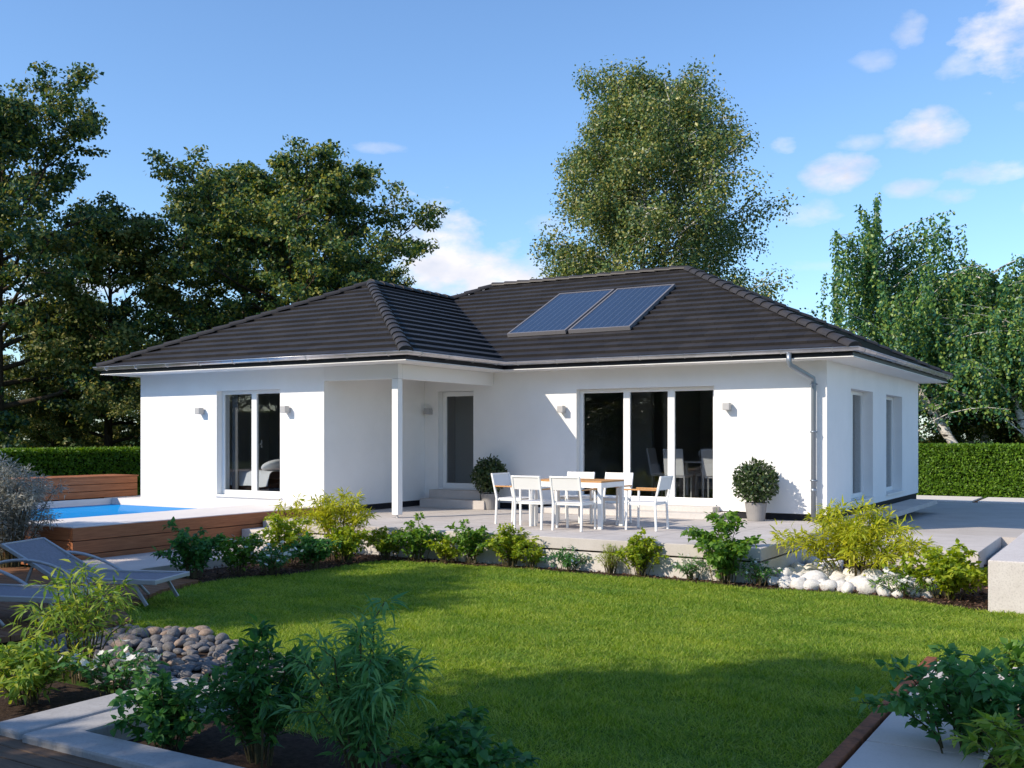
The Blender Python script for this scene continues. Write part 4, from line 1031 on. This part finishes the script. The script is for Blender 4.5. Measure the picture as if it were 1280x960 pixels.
# hedges
def hedge(x0, x1, y0, y1, z0, z1, n, label, faces):
    o = empty('hedge', ((x0 + x1) / 2, (y0 + y1) / 2, z0), 0, label, 'hedge'); c = np.array([(x0 + x1) / 2, (y0 + y1) / 2, z0])
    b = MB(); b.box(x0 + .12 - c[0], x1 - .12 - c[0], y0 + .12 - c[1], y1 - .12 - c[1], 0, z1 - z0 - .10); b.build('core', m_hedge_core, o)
    g_ = np.random.default_rng(int(abs(x0 * 10)) + 7); Ps = []; Ns = []; tot = sum(f[0] for f in faces)
    for wgt, kind in faces:
        k = int(n * wgt / tot); u = g_.random(k); v = g_.random(k); dep = g_.random(k) ** 2 * .14
        if kind == '-y': p = np.stack([x0 + u * (x1 - x0), y0 + dep, z0 + v * (z1 - z0)], 1); nn_ = (0, -1, 0.3)
        if kind == '+x': p = np.stack([x1 - dep, y0 + u * (y1 - y0), z0 + v * (z1 - z0)], 1); nn_ = (1, 0, 0.3)
        if kind == '+z': p = np.stack([x0 + u * (x1 - x0), y0 + v * (y1 - y0), z1 - dep * .8 + .03 * np.sin(u * 90) * np.sin(v * 7)], 1); nn_ = (0, 0, 1)
        Ps.append(p); Ns.append(np.tile([nn_], (k, 1)))
    P = np.concatenate(Ps) - c; Nn_ = np.concatenate(Ns); k = len(P)
    D = norm(g_.normal(0, .7, (k, 3)) + Nn_ * .5); U = Nn_ + g_.normal(0, .5, (k, 3))
    V, F = leaves(P, D, U, g_.uniform(.07, .12, k), g_.uniform(.04, .07, k), .15); npmesh('foliage', V, F, m_hedge, o)
hedge(-3.8, 9, 15.7, 16.8, .13, 1.69, 42000, 'clipped bright green hedge right of the house', [(9.6 * 1.4, '-y'), (9.6, '+z')])
hedge(-24.2, -23.0, -9, 11, -.02, 1.57, 52000, 'clipped hedge in shade left of the house behind the wooden box', [(20 * 1.6, '+x'), (20 * 1.2, '+z'), (2, '-y')])

# ================================================================== TREES
def tree_geo(seed, H, clear, prof, nl, sub, leaf_n, ll, lw, trunk_r, crown_c=0.0, lean=(0, 0), flat=.55, clump=.5, droop=0.0, wig=.05, two_trunk=0, side_bias=None):
    """returns trunk MB, leaf V, F.  prof(t) -> crown radius, t = 0 at the clear height, 1 at the top"""
    g_ = np.random.default_rng(seed); tk = MB(); A = []; AD = []
    def poly(a, d, ln, k, wg, bend):
        pts = [np.array(a, float)]; d = np.array(d, float)
        for i in range(k):
            d = d + g_.normal(0, wg, 3) + np.array([0, 0, bend]); d /= np.linalg.norm(d); pts.append(pts[-1] + d * ln / k)
        return pts
    n = 12; trunk = []
    for i in range(n + 1):
        t = i / n; trunk.append(np.array([lean[0] * t + math.sin(t * 5 + seed) * wig * H * .2 * t, lean[1] * t + math.cos(t * 4 + seed) * wig * H * .2 * t, H * .97 * t]))
    tk.tube([tuple(p) for p in trunk], [trunk_r * (1 - .93 * (i / n) ** .85) + .01 for i in range(n + 1)], 9)
    trunk = np.array(trunk)
    for i in range(nl):
        t = ((i + .5) / nl) ** .9; z = clear + (H - clear) * t * .96; f = z / (H * .97) * n; i0 = min(int(f), n - 1); p0 = trunk[i0] + (trunk[i0 + 1] - trunk[i0]) * (f - i0)
        a = i * 2.39996 + g_.uniform(-.5, .5); rad = prof(t) * g_.uniform(.72, 1.12)
        if side_bias: rad *= 1 + side_bias[1] * (1 - t) ** 1.5 * math.cos(a - side_bias[0])
        elv = .15 + .75 * t + g_.uniform(-.12, .12); ln = max(.3, rad) / max(.35, math.cos(elv)) * (1.0 if t < .9 else .8)
        d = np.array([math.cos(a) * math.cos(elv), math.sin(a) * math.cos(elv), math.sin(elv)])
        L_ = poly(p0 - np.array([0, 0, min(.9, rad * .22)]) * (t < .95), d, ln, 6, .10, -.02 - droop * .08); r0 = trunk_r * (.42 * (1 - t * .75))
        tk.tube([tuple(p) for p in L_], [max(.008, r0 * (1 - .85 * k / 6)) for k in range(7)], 5, False)
        for j in range(sub):
            s = .25 + .75 * (j + g_.random()) / sub; fi = s * 6; k0 = min(int(fi), 5); q0 = L_[k0] + (L_[k0 + 1] - L_[k0]) * (fi - k0); dl = L_[k0 + 1] - L_[k0]; dl /= np.linalg.norm(dl)
            sd = g_.normal(0, 1, 3); sd -= dl * (sd @ dl); sd /= np.linalg.norm(sd); sd[2] *= .6; dd = dl * .7 + sd * .9
            l2 = ln * g_.uniform(.18, .36) * (1.15 - .5 * s); B = poly(q0, dd, l2, 4, .16, .02 - droop * .12)
            tk.tube([tuple(p) for p in B], [max(.005, r0 * .35 * (1 - .8 * k / 4)) for k in range(5)], 4, False)
            for k in (2, 3, 4):
                A.append(B[k]); AD.append(B[k] - B[k - 1])
    A = np.array(A); AD = norm(np.array(AD)); per = max(1, leaf_n // len(A))
    wts = g_.uniform(.35, 1.75, len(A)) * (g_.random(len(A)) > .14); idx = np.repeat(np.arange(len(A)), (per * wts).astype(int))
    off = norm(g_.normal(0, 1, (len(idx), 3))) * (g_.random((len(idx), 1)) ** .5) * np.array([[1, 1, flat]]) * clump * 1.25
    if droop: off[:, 2] -= np.abs(g_.normal(0, droop, len(idx)))
    P = A[idx] + off; n_ = len(P)
    cen = np.array([lean[0] * .6, lean[1] * .6, clear + (H - clear) * .45]); out = norm(P - cen)
    U = norm(off) * .9 + out * .25 + np.array([[0, 0, .55]]) + g_.normal(0, .32, (n_, 3)); D = norm(AD[idx] * .5 + g_.normal(0, .8, (n_, 3)) - np.array([[0, 0, .25 + droop]]))
    V, F = leaves(P, D, U, ll * g_.uniform(.6, 1.3, n_), lw * g_.uniform(.7, 1.25, n_), .15)
    return tk, V, F
def make_tree(name, loc, geo, lm, bm_, label, rz=0, scale=1, group=None):
    tk, V, F = geo; o = empty(name, loc, rz, label, 'tree', group); o.scale = (scale,) * 3
    tk.build('trunk', bm_, o, smooth=True); npmesh('crown', V, F, lm, o); return o
def dup(src, loc, rz, scale, label):
    c = copy_tree(src); c.location = loc; c.rotation_euler = (0, 0, rz); c.scale = (scale,) * 3; c['label'] = label; return c
broad = lambda w: (lambda t: w * (math.sin(math.pi * min(1, .20 + .80 * t)) ** .75) + .25)
G1 = tree_geo(3, 15.8, 3.0, broad(5.9), 44, 12, 80000, .19, .14, .34, flat=.38, clump=.50)
t1 = make_tree('broadleaf_tree', (-30.9, 4.2, 0), G1, m_lf_dark, m_bark, 'tall dark broadleaf tree cut off by the left picture edge', scale=.90)
G2 = tree_geo(8, 14.6, 3.2, broad(6.6), 52, 14, 105000, .19, .14, .34, flat=.36, clump=.52)
t2 = make_tree('broadleaf_tree', (-24.6, 13.1, 0), G2, m_lf_oak, m_bark, 'big spreading dark green tree above the left wing of the roof', rz=1.0, scale=.84)
G3 = tree_geo(12, 13.6, 2.5, broad(4.6), 38, 12, 60000, .19, .14, .28, flat=.4, clump=.5)
t3 = make_tree('broadleaf_tree', (-29.8, 15.2, 0), G3, m_lf_dark, m_bark, 'dark tree standing just left of the big spreading tree')
G4 = tree_geo(17, 10.2, 1.2, broad(3.5), 32, 11, 46000, .17, .12, .2, flat=.45, clump=.48)
t4 = make_tree('broadleaf_tree', (-29.6, 7.9, 0), G4, m_lf_under, m_bark, 'lower sunlit tree in the gap between the two tall dark trees')
t5 = dup(t4, (-33.5, 8.6, 0), 2.0, .62, 'small yellowish tree behind the shaded hedge on the far left')
t6 = dup(t4, (-27.0, 9.8, 0), 4.1, .60, 'small tree beside the left roof eave behind the shaded hedge')
t7 = dup(t4, (-31.2, 6.6, 0), .8, .42, 'bushy low tree just above the shaded hedge')
t8 = dup(t4, (-36.5, 7.5, 0), 5.2, .50, 'low bushy tree at the left picture edge above the hedge')
t8b = dup(t4, (-25.2, 7.6, 0), 2.9, .50, 'low tree right behind the left corner of the house')
t8c = dup(t4, (-30.5, 14.5, 0), 2.2, .66, 'low tree in the gap above the hedge near the left house corner')
t8d = dup(t4, (-38.0, 12.5, 0), .2, .70, 'low tree in the gap between the trunks at the far left')
t8e = dup(t4, (-27.2, 17.0, 0), 3.6, .62, 'low tree behind the trunk of the big spreading tree')
t9 = dup(t3, (-42, 16, 0), 2.4, .66, 'distant tree seen between the trunks on the far left')
t10 = dup(t3, (-37, 22, 0), 3.9, .66, 'distant tree behind the lower sunlit tree')
t11 = dup(t3, (-48, 10, 0), 1.4, .75, 'distant tree behind the tall tree at the left edge')
t12 = dup(t3, (-30, 24, 0), 5.4, .80, 'distant tree behind the big spreading tree')
t13 = dup(t3, (-23, 22, 0), .4, .62, 'distant tree low behind the roof of the left wing')

birch_prof = lambda t: 4.3 * (math.sin(math.pi * min(1, .34 + .66 * t)) ** .5) + .3
G5 = tree_geo(22, 16.6, 4.0, birch_prof, 100, 14, 190000, .13, .10, .22, flat=.9, clump=.52, droop=.22, side_bias=(R(31), .42))
t14 = make_tree('birch_tree', (-11.8, 18.5, 0), G5, m_lf_birch, m_birch, 'tall olive green birch rising behind the solar panels', scale=.925)

def weeping(seed, H, spread, trunks, n_limb, strands, ll):
    g_ = np.random.default_rng(seed); tk = MB(); P = []; D = []
    for pts, r0 in trunks:
        tk.tube(pts, [r0 * (1 - .8 * k / (len(pts) - 1)) + .008 for k in range(len(pts))], 9); pts = np.array(pts)
        for i in range(n_limb):
            t = .30 + .70 * ((i + g_.random()) / n_limb) ** .8; f = t * (len(pts) - 1); k0 = min(int(f), len(pts) - 2); p0 = pts[k0] + (pts[k0 + 1] - pts[k0]) * (f - k0)
            a = g_.uniform(0, 6.28); ln = spread * g_.uniform(.45, 1.0) * (1.2 - .75 * t); L_ = [p0]; d = np.array([math.cos(a) * .8, math.sin(a) * .8, .75])
            for k in range(6):
                d = d + np.array([0, 0, -.14]) + g_.normal(0, .06, 3); d /= np.linalg.norm(d); L_.append(L_[-1] + d * ln / 6)
            tk.tube([tuple(p) for p in L_], [max(.006, .035 * (1 - k / 6)) for k in range(7)], 4, False)
            for j in range(strands):
                s = (.04 + .96 * (j + g_.random()) / strands) * 6; k1 = min(int(s), 5); q = L_[k1] + (L_[k1 + 1] - L_[k1]) * (s - k1); sl = min(g_.uniform(.9, 3.0), max(.35, q[2] - g_.uniform(2.4, 4.6))); m_ = int(sl * 30)
                sw = g_.normal(0, .10, 2); zz = np.linspace(0, 1, m_); ph = g_.uniform(0, 6)
                x = q[0] + sw[0] * zz * sl + .05 * np.sin(zz * 7 + ph); y = q[1] + sw[1] * zz * sl + .05 * np.cos(zz * 6 + ph); z = q[2] + .12 * np.sin(zz * 3.1) - sl * zz
                pp = np.stack([x, y, z], 1) + g_.normal(0, .045, (m_, 3)); P.append(pp)
                D.append(norm(g_.normal(0, .7, (m_, 3)) + np.array([[0, 0, -.8]])))
    P = np.concatenate(P); D = np.concatenate(D); n_ = len(P); U = g_.normal(0, 1, (n_, 3)) + np.array([[-.3, -.6, .3]])
    V, F = leaves(P, D, U, ll * g_.uniform(.7, 1.3, n_), ll * .75 * g_.uniform(.7, 1.2, n_), .15)
    return tk, V, F
# trunks lean as in the photograph: base at the hedge, limbs rising to the left
b0 = np.array([0, 0, 0.])
TW1 = [([(0, 0, 0), (-.55, -.1, .9), (-1.4, -.2, 2.2), (-2.3, -.2, 3.8), (-3.0, 0, 5.5), (-3.4, .2, 7.4), (-3.5, .3, 8.6)], .17),
       ([(-.05, 0, .1), (-1.1, -.3, .75), (-2.3, -.7, 1.4), (-3.3, -1.0, 2.1), (-4.2, -1.2, 3.3), (-4.8, -1.3, 4.7)], .15),
       ([(-.8, -.1, 1.2), (-1.7, .1, 3.0), (-2.1, .4, 5.0), (-2.0, .7, 7.0)], .10)]
t15 = make_tree('weeping_birch', (.40, 18.6, .12), weeping(31, 9, 5.6, TW1, 34, 16, .12), m_lf_weep, m_birch, 'weeping birch with white trunks leaning left behind the right roof corner', scale=1.02)
TW2 = [([(0, 0, 0), (-.05, 0, 1.0), (-.45, 0, 2.2), (-.9, .1, 3.6), (-1.3, .2, 5.2), (-1.5, .3, 6.8)], .17), ([(0, 0, .8), (.35, .1, 2.0), (.6, .2, 3.6), (.8, .3, 5.4), (.9, .3, 7.0)], .12)]
t16 = make_tree('weeping_birch', (1.9, 18.6, .12), weeping(33, 8, 5.0, TW2, 40, 16, .12), m_lf_weep, m_birch, 'weeping birch with a forked white trunk at the right picture edge', scale=1.06)
t16b = dup(t16, (-.2, 21.0, .1), 2.4, 1.0, 'smaller weeping birch drooping behind the right roof hip')
t16c = dup(t16, (4.2, 22.6, .1), 1.2, 1.12, 'weeping birch in the second row at the right picture edge')
t17 = dup(t4, (-1.2, 22.5, .1), 1.1, .66, 'dark bushy tree filling the space under the weeping birch')
t18 = dup(t4, (2.6, 22.5, .1), 2.6, .72, 'dark bushy tree behind the forked birch trunk')
t19 = dup(t4, (-4.2, 23, .1), 3.3, .50, 'low bushy tree just showing above the right roof hip')
t20 = dup(t4, (1.0, 20.8, .1), 4.4, .40, 'low dark bush between the two leaning birches')
t21 = dup(t3, (5.5, 27, .1), .9, .75, 'distant tree at the right picture edge behind the birches')

# tall trees standing behind and left of the camera: they shade the lower lawn and the lounger deck
G6 = tree_geo(41, 12.4, 4.2, broad(3.5), 34, 11, 48000, .22, .16, .28, flat=.5, clump=.5)
s1 = make_tree('broadleaf_tree', (-11.2, -18.4, 0), G6, m_lf_oak, m_bark, 'broadleaf tree outside the picture whose shade falls on the sun loungers'); s1.scale = (.96, .96, .64)
s2 = dup(s1, (-3.9, -24.2, 0), 2.2, 1, 'broadleaf tree outside the picture whose shade falls on the lower lawn'); s2.scale = (1.12, 1.12, .80)

# unseen trees added behind the viewer to darken the reflections in the windows
for i, (x, y, a, k, w) in enumerate([(-50, -34, .3, 1.25, 'far left'), (-41, -42, 1.7, 1.35, 'left'), (-33, -40, 2.9, 1.2, 'centre left'), (-25, -46, 4.0, 1.4, 'centre'), (-16, -44, 5.1, 1.25, 'centre right'), (-7, -48, .9, 1.4, 'right'), (3, -45, 2.2, 1.3, 'far right'), (-58, -26, 3.3, 1.3, 'outermost left'), (12, -46, 4.4, 1.3, 'outermost right')]):
    dup(t4, (x, y, 0), a, k, 'unseen tree added behind the viewer to darken the window reflections, ' + w)
hedge(-75, 20, -54.2, -53, -.02, 4.2, 30000, 'tall unseen hedge added behind the viewer to darken the window reflections', [(1, '+z')])  # added to block the pale horizon mirrored in the panes
for i, (x, y, a, k, w) in enumerate([(-44, -27, .9, .9, 'nearest left'), (-37, -31, 2.3, .85, 'near left'), (-29, -33, 3.9, .9, 'near centre'), (-21, -36, 5.0, .8, 'near right')]):
    dup(t4, (x, y, 0), a, k, 'unseen bushy tree added nearer behind the viewer to darken the window reflections, ' + w)
